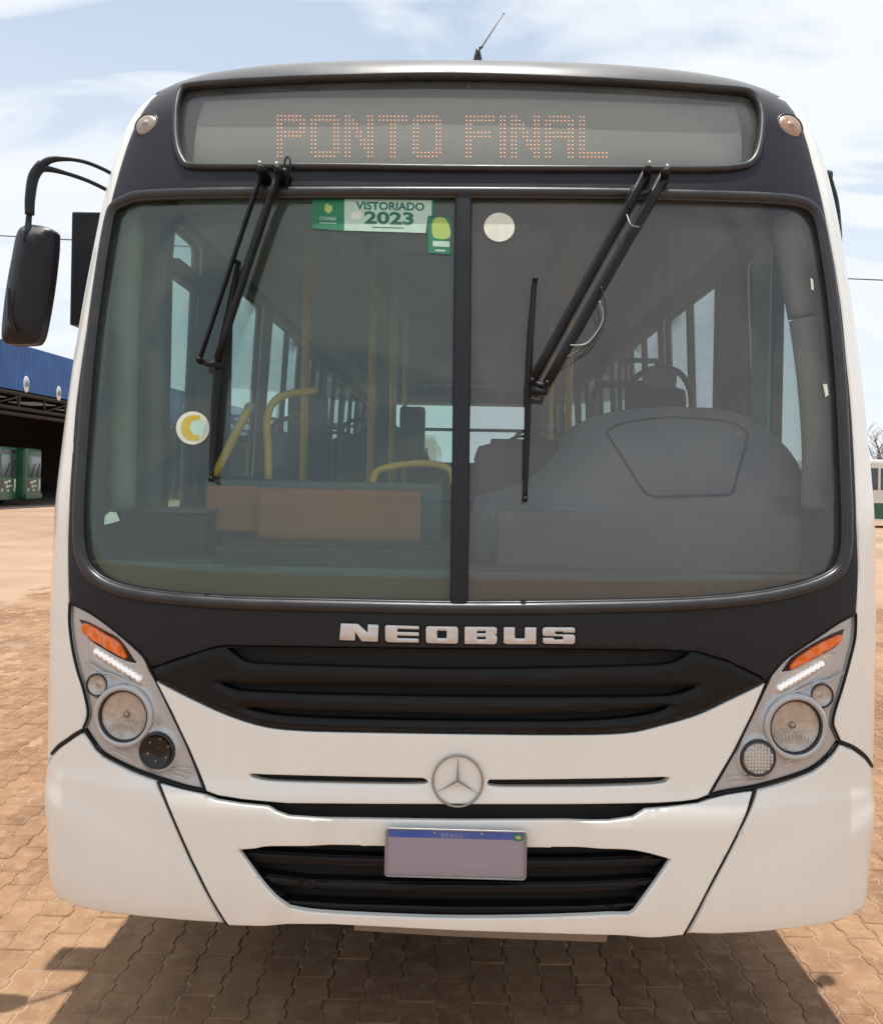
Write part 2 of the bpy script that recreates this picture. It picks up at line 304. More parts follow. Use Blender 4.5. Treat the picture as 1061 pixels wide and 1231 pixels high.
def curve(pts, n=6, closed=True):
    """closed outline through pixel points; a point with a third value is a sharp corner"""
    L = len(pts); cor = [i for i, p in enumerate(pts) if len(p) > 2]; out = []
    if not cor: return [tuple(p) for p in smooth_pts([(p[0], p[1], 0) for p in pts], n, True)]
    for a, b in zip(cor, cor[1:] + [cor[0] + L]):
        seg = [(pts[k % L][0], pts[k % L][1], 0) for k in range(a, b + 1)]
        out += [tuple(p) for p in (smooth_pts(seg, n) if len(seg) > 2 else [Vector(seg[0]).lerp(Vector(seg[1]), t / n) for t in range(n)] + [Vector(seg[1])])][:-1]
    return out
def resample(loop, step, far=1e9):
    L = np.asarray(loop, float); out = []
    for i in range(len(L)):
        a, b = L[i], L[(i + 1) % len(L)]; d = np.linalg.norm(b - a)
        if d < 1e-6: continue
        k = max(1, int(d / (step if min(abs(a[0]), abs(b[0])) < far else step * 6))); out += [a + (b - a) * t / k for t in range(k)]
    return np.array(out)
def area(L): x, y = L[:, 0], L[:, 1]; return 0.5 * float((x * np.roll(y, -1) - np.roll(x, -1) * y).sum())
def inset(L, g):
    L = np.asarray(L, float); sgn = 1 if area(L) > 0 else -1
    a = L - np.roll(L, 1, 0); b = np.roll(L, -1, 0) - L; a /= np.maximum(np.linalg.norm(a, axis=1, keepdims=True), 1e-9); b /= np.maximum(np.linalg.norm(b, axis=1, keepdims=True), 1e-9)
    na = np.stack([-a[:, 1], a[:, 0]], -1) * sgn; nb = np.stack([-b[:, 1], b[:, 0]], -1) * sgn; n = na + nb; l2 = (n * n).sum(1, keepdims=True)
    return L + 2 * n / np.maximum(l2, 1.0) * g
def inside(p, L):
    x, y = p[:, 0][:, None], p[:, 1][:, None]; a = L; b = np.roll(L, -1, 0); c = ((a[:, 1] > y) != (b[:, 1] > y))
    xi = (b[:, 0] - a[:, 0]) * (y - a[:, 1]) / np.where(b[:, 1] == a[:, 1], 1e-12, b[:, 1] - a[:, 1]) + a[:, 0]
    return (c & (x < xi)).sum(1) % 2 == 1
def bdist(p, loops):
    best = np.full(len(p), 1e9)
    for L in loops:
        a = L; b = np.roll(L, -1, 0); ab = b - a; l2 = np.maximum((ab**2).sum(1), 1e-12)
        for i0 in range(0, len(p), 4000):
            q = p[i0:i0 + 4000]; t = ((q[:, None, :] - a) * ab).sum(-1) / l2; t = np.clip(t, 0, 1); d = np.linalg.norm(q[:, None, :] - (a + ab * t[..., None]), axis=-1).min(1)
            best[i0:i0 + 4000] = np.minimum(best[i0:i0 + 4000], d)
    return best
def panel(name, outer, m, parent=None, holes=(), off=0.0, thick=0.02, rr=0.004, step=0.04, gap=0.0, hfun=None, surf=Pbus, gs=None, gv=None, m2=None, bstep=None, hole_gap=0.0):
    outer = np.asarray(outer, float)
    if gap: outer = inset(outer, gap)
    loops = [resample(outer, bstep or step * 0.7, 1.9)] + [resample(inset(np.asarray(h, float), -hole_gap) if hole_gap else h, bstep or step * 0.7, 1.9) for h in holes]
    def ins(p):
        r = inside(p, loops[0])
        for h in loops[1:]: r &= ~inside(p, h)
        return r
    lo, hi = outer.min(0), outer.max(0)
    gs_ = gs if gs is not None else np.arange(lo[0] - step, hi[0] + step, step); gv_ = gv if gv is not None else np.arange(lo[1] - step, hi[1] + step, step)
    X, Y = np.meshgrid(gs_, gv_); G = np.stack([X.ravel(), Y.ravel()], -1)
    extra = []
    for i, L in enumerate(loops):
        for f in (0.12, 0.4, 1.0): extra.append(inset(L, (rr * f) if i == 0 else -(rr * f)))
    Ex = np.concatenate(extra); Ex = Ex[ins(Ex)]; dE = bdist(Ex, loops); Ex = Ex[dE > rr * 0.1]
    G = G[(G[:, 0] > lo[0]) & (G[:, 0] < hi[0]) & (G[:, 1] > lo[1]) & (G[:, 1] < hi[1])]
    if len(G): G = G[ins(G)]
    if len(G): G = G[bdist(G, loops) > max(rr * 1.25, step * 0.25)]
    pts = np.concatenate(loops + [Ex, G]); edges = []; k = 0
    for L in loops:
        n = len(L); edges += [(k + i, k + (i + 1) % n) for i in range(n)]; k += n
    vs, es, fs, *_r = geometry.delaunay_2d_cdt([Vector(p) for p in pts], edges, [], 0, 1e-7)
    V = np.array([(v.x, v.y) for v in vs]); Fc = np.array([f for f in fs if len(f) == 3]); cen = V[Fc].mean(1); Fc = Fc[ins(cen)]
    a = V[Fc[:, 1]] - V[Fc[:, 0]]; b = V[Fc[:, 2]] - V[Fc[:, 0]]; cr_ = a[:, 0] * b[:, 1] - a[:, 1] * b[:, 0]; Fc[cr_ < 0] = Fc[cr_ < 0][:, ::-1]; Fc = Fc[np.abs(cr_) > 1e-10]
    used = np.unique(Fc); remap = -np.ones(len(V), int); remap[used] = np.arange(len(used)); V = V[used]; Fc = remap[Fc]; n = len(V)
    def H(p):
        d = bdist(p, loops); t = np.clip(1 - d / rr, 0, 1); h = off - rr * (1 - np.sqrt(np.maximum(0, 1 - t * t)))
        if hfun is not None: h = h + hfun(p[:, 0], p[:, 1], d)
        return h
    def D(p): return surf(p[:, 0], p[:, 1]) + nrm(surf, p[:, 0], p[:, 1]) * H(p)[:, None]
    top = D(V); e = 1.2e-3; ia = np.array([e, 0]); ib = np.array([0, e])
    nn = np.cross(D(V + ia) - D(V - ia), D(V + ib) - D(V - ib)); nn /= np.maximum(np.linalg.norm(nn, axis=1, keepdims=True), 1e-12)
    base_n = nrm(surf, V[:, 0], V[:, 1]); bad = (nn * base_n).sum(1) < 0.05; nn[bad] = base_n[bad]
    if isinstance(thick, tuple): bot = surf(V[:, 0], V[:, 1]) + base_n * thick[0]
    else: bot = top - base_n * thick
    cnt = {}
    for f in Fc:
        for i in range(3):
            k2 = (int(f[i]), int(f[(i + 1) % 3])); kk = (min(k2), max(k2)); cnt[kk] = None if kk in cnt else k2
    rim = [k2 for k2 in cnt.values() if k2]
    faces = [tuple(int(i) for i in f) for f in Fc] + [tuple(int(i) + n for i in f[::-1]) for f in Fc] + [(b_, a_, a_ + n, b_ + n) for a_, b_ in rim]
    me = bpy.data.meshes.new(name); me.from_pydata([tuple(p) for p in np.concatenate([top, bot])], [], faces)
    nf = len(Fc); me.polygons.foreach_set('use_smooth', [True] * len(faces))
    o = link(name, me, [m] + ([m2] if m2 else []), parent)
    if m2: me.polygons.foreach_set('material_index', [0] * nf + [1] * nf + [0] * len(rim))
    me.update()
    ln = [tuple(nn[i]) for f in Fc for i in f] + [tuple(-base_n[i]) for f in Fc for i in f[::-1]]
    for p in list(me.polygons)[2 * nf:]:
        ln += [tuple(p.normal)] * p.loop_total
    me.normals_split_custom_set(ln)
    return o
def band(name, loop, m, parent, off=0.0, ra=0.01, rb=0.01, seg=10, closed=True, surf=Pbus):
    """moulding of elliptical section swept along an outline on the surface"""
    L = np.asarray(loop, float); n = len(L); P = off_pt(surf, L[:, 0], L[:, 1], off); Nn = nrm(surf, L[:, 0], L[:, 1]); bm = bmesh.new(); rings = []
    for i in range(n):
        a = P[(i - 1) % n] if (closed or i) else P[0]; b = P[(i + 1) % n] if (closed or i < n - 1) else P[-1]
        t = b - a; t = t / np.linalg.norm(t); w = np.cross(t, Nn[i]); w /= np.linalg.norm(w)
        rings.append([bm.verts.new(tuple(P[i] + w * ra * math.cos(2 * math.pi * k / seg) + Nn[i] * rb * math.sin(2 * math.pi * k / seg))) for k in range(seg)])
    for i in range(n if closed else n - 1):
        r1, r2 = rings[i], rings[(i + 1) % n]
        for k in range(seg): bm.faces.new((r1[k], r1[(k + 1) % seg], r2[(k + 1) % seg], r2[k]))
    if not closed: bm.faces.new(rings[0][::-1]); bm.faces.new(rings[-1])
    return from_bm(name, bm, m, parent, True)
def relax(L, step=.02, it=8):
    L = resample(L, step)
    for _ in range(it): L = .5 * L + .25 * (np.roll(L, 1, 0) + np.roll(L, -1, 0))
    return L
def offset_px(pts, g):
    L = np.array([p[:2] for p in pts], float); return inset(L, g)

# ================================================================== THE WHITE CITY BUS
bus = empty('city_bus', size=1.0)
tag(bus, 'large white city bus with charcoal front and lit sign reading PONTO FINAL', 'bus')
# traced outlines (photograph pixels), unprojected on the bus surface
maskL = [(82, 725), (81, 690), (80.5, 655), (82, 617), (85, 560), (90, 490), (98, 430), (106, 380), (115, 325), (127, 269), (139, 219), (152, 176), (167, 141), (190, 112)]
maskR = [(1029.5, 738), (1032, 700), (1032, 678), (1030, 628), (1027.7, 560), (1023.5, 490), (1018, 435), (1013, 380), (1004, 320), (992.5, 260), (977, 196), (962, 148), (946, 117), (937, 110)]
hlL = [(83, 725, 1), (104, 735), (125, 749), (152, 771), (171.7, 790), (179.5, 806), (186, 817.5), (205, 856.5), (226, 901), (245.7, 951, 1), (224, 947), (189, 936), (158, 925), (123, 907), (109, 890), (99.5, 875, 1), (104, 864), (104.5, 852), (99.5, 829), (91.7, 804), (86, 778), (82.5, 749)]
hlR = [(1029.4, 738, 1), (1007, 750), (985, 765), (957.7, 783), (943, 794), (928, 811), (923, 821), (907, 855), (881.7, 906), (852, 957.5, 1), (871, 953), (907, 947), (945, 937), (976.7, 925), (997.8, 908), (1010, 891, 1), (1005, 880), (1001.6, 870), (1004, 855), (1012.6, 828), (1022, 794), (1028.4, 766)]
hoodtop = [(186, 817.5), (230, 840), (273, 859.5), (316, 873), (359, 878), (431, 880), (560, 882), (676, 883), (751, 881), (794, 872), (837, 859.5), (873, 843), (921, 820)]
glL = [(155, 242, 1), (250, 239), (400, 237), (546, 236, 1), (544, 480), (541.5, 726, 1), (397, 723.6), (261, 719), (161, 708), (121, 692), (103, 663), (101.5, 617), (105, 549), (114, 436), (125, 346), (139, 268), (145, 250)]
glR = [(567, 237, 1), (786, 240), (925, 245), (962, 250), (977, 266), (986, 310), (993, 357), (1004, 456), (1009, 554), (1011.5, 627), (1009, 667), (992, 694), (933, 711), (835, 721), (687, 726), (562, 727, 1), (565, 480)]
wsh = [(155, 239), (170, 234), (250, 231), (400, 230), (546, 230), (700, 231), (800, 233), (925, 237), (966, 243), (984, 262), (993, 310), (1000, 357), (1010, 456), (1015, 554), (1018, 627), (1016, 668), (1000, 697), (935, 718), (835, 729), (687, 733), (555, 734), (397, 731), (261, 727), (157, 716), (114, 698), (96, 668), (94, 617), (98, 549), (107, 436), (118, 346), (131, 266), (139, 247)]
sgn_out = [(213, 125), (218, 109), (232, 103), (310, 97), (400, 93.5), (550, 91), (730, 97.5), (875, 107.5), (903, 113), (914, 132), (915, 155), (912, 178), (904, 196), (880, 204), (790, 205), (560, 204), (400, 202), (240, 202), (222, 197), (213, 180), (211, 150)]
UV = lambda pts, n=6, off=0.0: uv(curve(pts, n), off)
UVL = lambda pts, off=0.0: uv(pts, off)

uv_mL, uv_mR = uv(maskL), uv(maskR)
uv_hlL, uv_hlR = UV(hlL), UV(hlR)
uv_hood = uv([tuple(p) for p in smooth_pts([(a, b, 0) for a, b in hoodtop], 4)])
uv_ws = relax(UV(wsh), .02, 6); uv_sg = relax(UV(sgn_out), .015, 8)

# --- body shell, two halves, with window and wheel openings
def rrect(s0, s1, v0, v1, r=0.06, n=4):
    out = []
    for cx_, cy_, a0 in ((s1 - r, v1 - r, 0), (s0 + r, v1 - r, 90), (s0 + r, v0 + r, 180), (s1 - r, v0 + r, 270)):
        for k in range(n + 1): a = R_(a0 + 90 * k / n); out.append((cx_ + r * math.cos(a), cy_ + r * math.sin(a)))
    return out
win_right = [(0.66, 1.30, 1.72, 2.76), (1.76, 2.80, 1.78, 2.80), (2.95, 3.90, 1.78, 2.80), (4.04, 5.24, 1.78, 2.80), (5.40, 6.60, 1.78, 2.80), (6.76, 7.96, 1.78, 2.80), (8.12, 9.32, 1.78, 2.80)]
win_left = [(1.12, 1.52, 1.10, 2.86), (2.12, 2.80, 1.78, 2.84), (3.06, 4.16, 1.78, 2.84), (4.32, 5.26, 1.78, 2.80), (5.40, 6.60, 1.78, 2.80), (6.76, 7.96, 1.78, 2.80), (8.12, 9.32, 1.78, 2.80)]
gv_shell = np.r_[np.arange(.46, 3.0, .045), 3.02, 3.06, 3.1, 3.135, 3.17, 3.21, 3.25, 3.3, 3.35, 3.42, 3.5, 3.6, 3.75, 3.9, 4.05, 4.2]
gs_a = np.r_[np.arange(0, 1.0, .12), np.arange(1.0, S_FRONT + .1, .02), np.arange(S_FRONT + .12, S_SIDE, .22), np.arange(S_SIDE, S_SIDE + .5, .04), np.arange(S_SIDE + .5, S_MAX, .15)]
seamL = [(99, 878), (90, 883), (80, 890), (70, 897), (62, 906), (57.5, 917)]
seamR = [(1010, 892), (1025, 898), (1040, 909), (1048, 921), (1052, 932)]
for side, mm, hl, wins, seam, pxs in ((-1, uv_mL, uv_hlL, win_left, seamL, hlL), (1, uv_mR, uv_hlR, win_right, seamR, hlR)):
    h_out = uv([p for p in (curve([(99.5, 876, 1), (104, 864), (104.5, 852), (99.5, 829), (91.7, 804), (86, 778), (82.5, 749), (82, 726, 1)], 3)[:22] if side < 0 else
                            curve([(1010, 891, 1), (1005, 880), (1001.6, 870), (1004, 855), (1012.6, 828), (1022, 794), (1028.4, 766), (1029.4, 740, 1)], 3)[:22])])
    sm = uv(seam)[::-1]
    loop = [tuple(p) for p in h_out] + [tuple(p) for p in mm]
    loop += [(side * 1.36, 3.17), (side * 1.30, 3.35), (side * 1.22, 3.6), (0, 3.6), (0, 4.265), (side * S_MAX, 4.265), (side * S_MAX, .50)]
    yb = [(8.55, .50)] + [(8.05 + .5 * math.cos(a), .55 + .5 * math.sin(a)) for a in np.linspace(0, math.pi, 12)] + [(7.55, .50), (2.75, .50)] + [(2.25 + .5 * math.cos(a), .55 + .5 * math.sin(a)) for a in np.linspace(0, math.pi, 12)] + [(1.75, .50), (.52, .50), (.50, .96)]
    loop += [(side * s_of_y(y), v) for y, v in yb] + [(side * s_of_y(.38), .975)]
    loop += [tuple(p) for p in sm]
    holes = [[(side * p[0], p[1]) for p in rrect(s_of_y(a), s_of_y(b), c, d)] for a, b, c, d in wins]
    if side < 0: holes.append(None); holes.pop()
    rear = [(side * p[0], p[1]) for p in rrect(S_MAX - 1.04, S_MAX + .5, 2.02, 2.90)]
    loop = np.array(loop)
    rearh = [p for p in rear]
    # rear window: notch the outline at the rear centre line
    i0 = [i for i, p in enumerate(loop) if abs(abs(p[0]) - S_MAX) < 1e-6]
    ins_ = [(side * S_MAX, 2.92), (side * (S_MAX - 1.0), 2.92), (side * (S_MAX - 1.04), 2.88), (side * (S_MAX - 1.04), 2.06), (side * (S_MAX - 1.0), 2.02), (side * S_MAX, 2.02)]
    loop = np.concatenate([loop[:i0[0] + 1], np.array(ins_), loop[i0[1]:]])
    panel('body_shell', loop, MT['white'], bus, holes, thick=0.035, rr=0.006, step=.1, gs=side * gs_a, gv=gv_shell, m2=MT['int'], bstep=0.022, gap=0.0015)
    for a, b, c, d in wins:
        fr = np.array([(side * p[0], p[1]) for p in rrect(s_of_y(a), s_of_y(b), c, d)])
        w = band('side_window', fr, MT['rubber'], bus, off=-0.01, ra=0.022, rb=0.02)
        panel('window_pane', fr, MT['glassS'] if b < 4.3 else MT['film'], w, off=-0.012, thick=0.005, rr=0.001, step=.3)
        if b - a > .9:
            mid = s_of_y((a + b) / 2); panel('window_bar', [(side * (mid - .022), c), (side * (mid + .022), c), (side * (mid + .022), d), (side * (mid - .022), d)], MT['dark'], w, off=-0.002, thick=.03, rr=.003, step=.3)
rw = np.array(rrect(-1.03, 1.03, 2.03, 2.91))
surf_rear = lambda s, v: np.stack([np.asarray(s, float), np.full(np.shape(s), BL - 0.61) + 0 * np.asarray(v), np.asarray(v, float)], -1)
w = band('rear_window', rw, MT['rubber'], bus, ra=.03, rb=.03, surf=surf_rear)
panel('window_pane', rw, MT['glassS'], w, thick=.005, rr=.001, step=.3, surf=surf_rear)

# --- charcoal front mask with openings for windscreen, sign and grille
creaseL = [(186, 817.5), (180, 804), (200, 797), (230, 787), (252, 780), (268, 777)]
crease = creaseL + [(330, 777.5), (430, 779), (560, 780.5), (700, 781), (800, 782), (837, 783.5), (875, 795), (912, 813), (921, 820)]
loop = [tuple(p) for p in uv_mL] + [(-1.36, 3.17), (-1.30, 3.35), (-1.22, 3.6), (1.22, 3.6), (1.30, 3.35), (1.36, 3.17)] + [tuple(p) for p in uv_mR[::-1]]
# right headlight upper edge down to the grille crease, then the crease back
loop += [tuple(p) for p in uv([(1007, 750), (985, 765), (957.7, 783), (943, 794), (928, 811), (921, 819)])]
loop += [tuple(p) for p in uv(crease[::-1][1:-1])]
loop += [tuple(p) for p in uv([(179.5, 806), (171.7, 790), (152, 771), (125, 749), (104, 735)])]
gv_m = np.r_[np.arange(1.2, 3.0, .045), 3.02, 3.05, 3.08, 3.11, 3.14, 3.17, 3.21, 3.25, 3.3, 3.35, 3.42, 3.5]
gs_m = np.arange(-1.5, 1.5, .04)
mask = panel('front_mask', loop, MT['mask'], bus, [uv_ws, uv_sg], thick=.03, rr=.005, step=.05, gs=gs_m, gv=gv_m, gap=.0025, m2=MT['dark'])
# --- windscreen
panel('windscreen_pane', UV(glL, 5), MT['glassL'], bus, off=-.006, thick=.005, rr=.001, step=.06, gap=-.012)
wr = panel('windscreen_pane', UV(glR, 5), MT['glassR'], bus, off=-.006, thick=.005, rr=.001, step=.06, gap=-.012)
wsm = inset(uv_ws, .006)
band('windscreen_trim', wsm, MT['rubber'], bus, off=.0, ra=.019, rb=.021, seg=14)
band('trim_bead', inset(uv_ws, .023), MT['rubber'], bus, off=.004, ra=.005, rb=.006, seg=8)
dv_t, dv_b = [(547, 232), (567, 232)], [(562, 731), (541, 731)]
panel('windscreen_divider', uv(dv_t + [(565, 480)] + dv_b + [(544, 480)]), MT['mask'], bus, off=.014, thick=.03, rr=.009, step=.05)
# --- destination sign
panel('sign_pane', uv_sg, MT['glassSign'], bus, off=-.012, thick=.005, rr=.001, step=.1, gap=-.004)
band('sign_trim', inset(uv_sg, .002), MT['rubber'], bus, off=0.0, ra=.012, rb=.016, seg=12)
SG = -0.045
scr_px = [(246, 122), (300, 119.5), (420, 117.5), (560, 118), (700, 121), (790, 124.5), (883, 128.5), (891, 200), (560, 201), (232, 199)]
scr = uv(scr_px, SG)
panel('sign_backing', uv_sg, MT['mask'], bus, off=-.06, thick=.02, rr=.001, step=.1, gap=-.02)
screen = panel('sign_screen', scr, MT['screen'], bus, off=SG, thick=.012, rr=.002, step=.1)
FONT = {
 'P': ["1111111.", "11111111", "11....11", "11....11", "11111111", "1111111.", "11......", "11......", "11......", "11......", "11......"],
 'O': [".111111.", "11111111", "11....11", "11....11", "11....11", "11....11", "11....11", "11....11", "11....11", "11111111", ".111111."],
 'N': ["11....11", "111...11", "1111..11", "1111..11", "11.11.11", "11.11.11", "11..1111", "11..1111", "11...111", "11....11", "11....11"],
 'T': ["11111111", "11111111"] + ["...11..."] * 9,
 'F': ["11111111", "11111111", "11......", "11......", "1111111.", "1111111.", "11......", "11......", "11......", "11......", "11......"],
 'I': ["11"] * 11,
 'A': [".111111.", "11111111", "11....11", "11....11", "11111111", "11111111", "11....11", "11....11", "11....11", "11....11", "11....11"],
 'L': ["11......"] * 9 + ["11111111"] * 2}
for ch, c0 in (('P', 0), ('O', 9), ('N', 18), ('T', 27), ('O', 36), ('F', 50), ('I', 59), ('N', 62), ('A', 71), ('L', 80)):
    cells = [(333.8 + (c0 + c) * 4.54, 139.2 + r * 4.83 + (c0 + c) * .012) for r, row in enumerate(FONT[ch]) for c, k in enumerate(row) if k == '1']
    q = uv(cells, SG + .002); P = off_pt(Pbus, q[:, 0], q[:, 1], SG + .002); nn = nrm(Pbus, q[:, 0], q[:, 1]); bm = bmesh.new()
    for p, n_ in zip(P, nn):
        F3 = frame_of(n_); p = Vector(p); r0 = .0022
        ring = [bm.verts.new(p + F3 @ Vector((r0 * math.cos(a), r0 * math.sin(a), 0))) for a in np.linspace(0, 2 * math.pi, 7)[:-1]]; tip = bm.verts.new(p + F3 @ Vector((0, 0, .0016)))
        for k in range(6): bm.faces.new((ring[k], ring[(k + 1) % 6], tip))
    tag(from_bm('led_letter', bm, MT['led'], screen), kind='stuff')

# --- upper grille with three gaps, dark recess behind
gr_loop = np.concatenate([uv(crease), uv_hood[::-1][1:-1]])
g1 = [(272, 779.5, 1), (330, 779), (560, 782), (790, 783.5), (831, 785, 1), (815, 795), (790, 800), (700, 803), (560, 805), (430, 802.5), (320, 799), (295, 796), (281, 787)]
g2 = [(262, 821, 1), (300, 822), (430, 824), (560, 826), (700, 826), (800, 825.5), (838, 826, 1), (820, 834), (790, 838), (700, 839), (560, 838.5), (400, 836), (300, 832), (276, 828)]
g3 = [(293, 851, 1), (340, 853.5), (430, 857), (560, 860), (700, 858), (780, 852), (806, 849, 1), (790, 857), (750, 864), (680, 868), (560, 867.5), (430, 865.5), (350, 862), (312, 857)]
UG = [UV(g) for g in (g1, g2, g3)]
def grille_h(s, v, d): return .010 * (lambda t: t * t * (3 - 2 * t))(np.clip(d / .016, 0, 1))
panel('upper_grille', gr_loop, MT['grille'], bus, UG, off=-.004, thick=.03, rr=.003, step=.012, gap=.0015, hfun=grille_h, bstep=.008)
panel('grille_backing', gr_loop, MT['seam'], bus, off=-.075, thick=.02, rr=.002, step=.08, gap=-.03)
# --- white hood panel
star_c = (550, 938.5)
hood_pts = np.concatenate([uv_hood, uv([(907, 855), (881.7, 906), (852, 957)]), uv([(838, 962.5), (820, 965), (790, 967), (700, 968.5), (549, 968.6), (400, 968), (345, 967.5), (321, 965.5), (290, 962.5), (262, 958), (247, 952.5)]), uv([(226, 901), (205, 856.5)])])
sl1 = [(300, 932, 1), (330, 933.5), (430, 936), (508, 937.5, 1), (506, 941.5), (430, 941), (340, 938.5), (312, 936)]
sl2 = [(589, 939.5, 1), (660, 939), (750, 937.5), (803, 936, 1), (790, 941.5), (720, 944.5), (640, 945), (592, 944)]
rc = [uv([(293, 931), (400, 934), (512, 936.5), (512, 946), (420, 946), (330, 943), (306, 940)]), uv([(585, 938.5), (700, 937), (810, 934.5), (796, 945), (700, 949), (620, 949.5), (588, 949)])]
def hood_h(s, v, d):
    p = np.stack([s, v], -1); h = np.zeros(len(s))
    for L in rc:
        i = inside(p, L); dd = bdist(p, [L]); h -= np.where(i, .013 * (lambda t: t * t * (3 - 2 * t))(np.clip(dd / .018, 0, 1)), 0)
    return h - .012 * np.clip(1 - np.abs(v - v.min()) * 0, 0, 0)
panel('hood_panel', hood_pts, MT['white'], bus, [UV(sl1), UV(sl2)], thick=.03, rr=.005, step=.028, gap=.0038, hole_gap=.0042, hfun=hood_h, bstep=.008, gs=np.arange(-.9, .9, .02), gv=np.r_[np.arange(.80, .89, .02), np.arange(.885, .945, .005), np.arange(.955, 1.25, .02)])
panel('hood_backing', hood_pts, MT['seam'], bus, off=-.04, thick=.02, rr=.002, step=.1, gap=-.03)
# --- bumper: middle and corner sections
sL = [(191, 939), (199, 958), (211.6, 987.5), (231, 1031.6), (253, 1075.7), (275, 1111.5)]
sR = [(906.5, 948.5), (897, 975), (875, 1020), (850, 1067.5), (820, 1123)]
slitlow = [(325, 967), (335, 973), (348, 977.5), (414, 982), (549, 984), (731, 983), (759, 979), (774, 969.5)]
bc = uv([(245, 952), (262, 958.5), (290, 963), (321, 966)] + slitlow + [(800, 967.5), (838, 963), (853, 958), (871, 953.5), (890, 950.5)] + sR + [(790, 1126), (745, 1127), (640, 1124), (547, 1121), (470, 1117), (400, 1113.5), (330, 1113)] + sL[::-1] + [(214, 945)])
lg = [(291, 1021, 1), (309, 1019.5), (326, 1017), (380, 1017), (433, 1018, 1), (434.5, 1019, 1), (549, 1020.5), (662, 1021, 1), (663, 1020, 1), (742, 1020.5), (772, 1024), (802, 1032, 1), (790, 1050), (775, 1071), (759, 1093, 1), (742, 1097.5), (650, 1101.5), (549, 1102.5), (450, 1099.5), (376, 1095), (349, 1089.5, 1), (330, 1072), (314, 1053)]
rec = uv([(436, 992), (549, 993), (663, 995), (662, 1024), (435, 1023)])
v_rdg = .80
def bump_h(s, v, d):
    a = np.abs(s); t = np.clip((.93 - v) / .1, 0, 1); t = t * t * (3 - 2 * t)
    h = .008 * t
    chin = np.clip((.52 - v) / .10, 0, 1); h = h - .03 * chin ** 2
    # flank ridge that runs out beside the lower grille
    k = np.clip((a - .50 - (v - .55) * -.55) / .05, -1, 1); h = h + .012 * (0.5 + 0.5 * np.sin(k * math.pi / 2)) * np.clip((.98 - v) / .08, 0, 1) - .006
    p = np.stack([s, v], -1); i = inside(p, rec); h -= np.where(i, .003 * np.clip(bdist(p, [rec]) / .012, 0, 1), 0)
    return h
panel('bumper_centre', bc, MT['white'], bus, [UV(lg)], thick=.014, rr=.0045, step=.024, gap=.0056, hole_gap=.004, hfun=bump_h, bstep=.016)
panel('lower_backing', UV(lg), MT['seam'], bus, off=-.07, thick=.02, rr=.002, step=.08, gap=-.05)
def corner_h(s, v, d):
    a = np.abs(s); vc = .86 - .16 * np.clip((1.42 - a) / .6, 0, 1)
    t = 1 / (1 + np.exp((v - vc) / .016)); fade = np.clip((a - .72) / .35, 0, 1) * np.clip((s_of_y(.5) - a) / .15, 0, 1)
    chin = np.clip((.56 - v) / .14, 0, 1)
    t2 = np.clip((.93 - v) / .1, 0, 1); t2 = t2 * t2 * (3 - 2 * t2)
    return .010 * t * fade + (.010 * t2) * (1 - fade) - .035 * chin ** 2 - .0 * a
for side, sm, s_, hlp, bot in ((-1, seamL, sL, [(189, 937), (158, 926), (123, 908.5), (109, 892.5), (99, 878.5)], [(272, 1112), (235, 1110), (198, 1107), (150, 1102), (110, 1097), (84, 1091), (76, 1086)]),
                          (1, seamR, sR, [(907.5, 948.5), (945, 938.5), (976.7, 926.5), (997.8, 909.5), (1009, 893)], [(822, 1124), (860, 1125), (905, 1123), (945, 1119), (990, 1112.5), (1015, 1106), (1028, 1095)])):
    loop = [tuple(p) for p in uv(hlp)] + [tuple(p) for p in uv(sm)[1:]] + [(side * s_of_y(.38), .975), (side * s_of_y(.50), .96), (side * s_of_y(.52), .40), (side * s_of_y(.33), .40)]
    b = uv(bot)[::-1]; loop += [(p[0], p[1]) for p in b] + [tuple(p) for p in uv(s_)[::-1][1:-1]]
    panel('bumper_corner', loop, MT['white'], bus, thick=.035, rr=.009, step=.03, gap=.0056, hfun=corner_h, bstep=.02, gs=side * np.r_[np.arange(.5, 1.1, .03), np.arange(1.1, S_FRONT + .1, .018), np.arange(S_FRONT + .1, S_FRONT + .5, .04)])
# black strips laid in as gap shade along the seams and round the lamps
for pts in (sL, sR, seamL[:-1], seamR[:-1]): band('seam_strip', uv([tuple(p) for p in smooth_pts([(a, b, 0) for a, b in pts], 4)]), MT['seam'], bus, off=.003 if pts in (sL, sR) else -.001, ra=.0058, rb=.004, seg=6, closed=False)
for h_ in (hlL, hlR): band('lamp_gap_strip', UV(h_), MT['seam'], bus, off=-.004, ra=.0030, rb=.005, seg=6)
# dark layer under the seams
panel('inner_bumper', [(-S_FRONT - .2, .46), (S_FRONT + .2, .46), (S_FRONT + .2, 1.0), (1.15, 1.12), (1.0, 1.3), (-1.0, 1.3), (-1.15, 1.12), (-S_FRONT - .2, 1.0)], MT['seam'], bus, [UV(lg)], off=-.045, thick=.02, rr=.002, step=.06, hole_gap=.02)
for side, hl in ((-1, uv_hlL), (1, uv_hlR)):
    panel('lamp_well', hl, MT['seam'], bus, off=-.02, thick=.03, rr=.002, step=.06, gap=-.02)
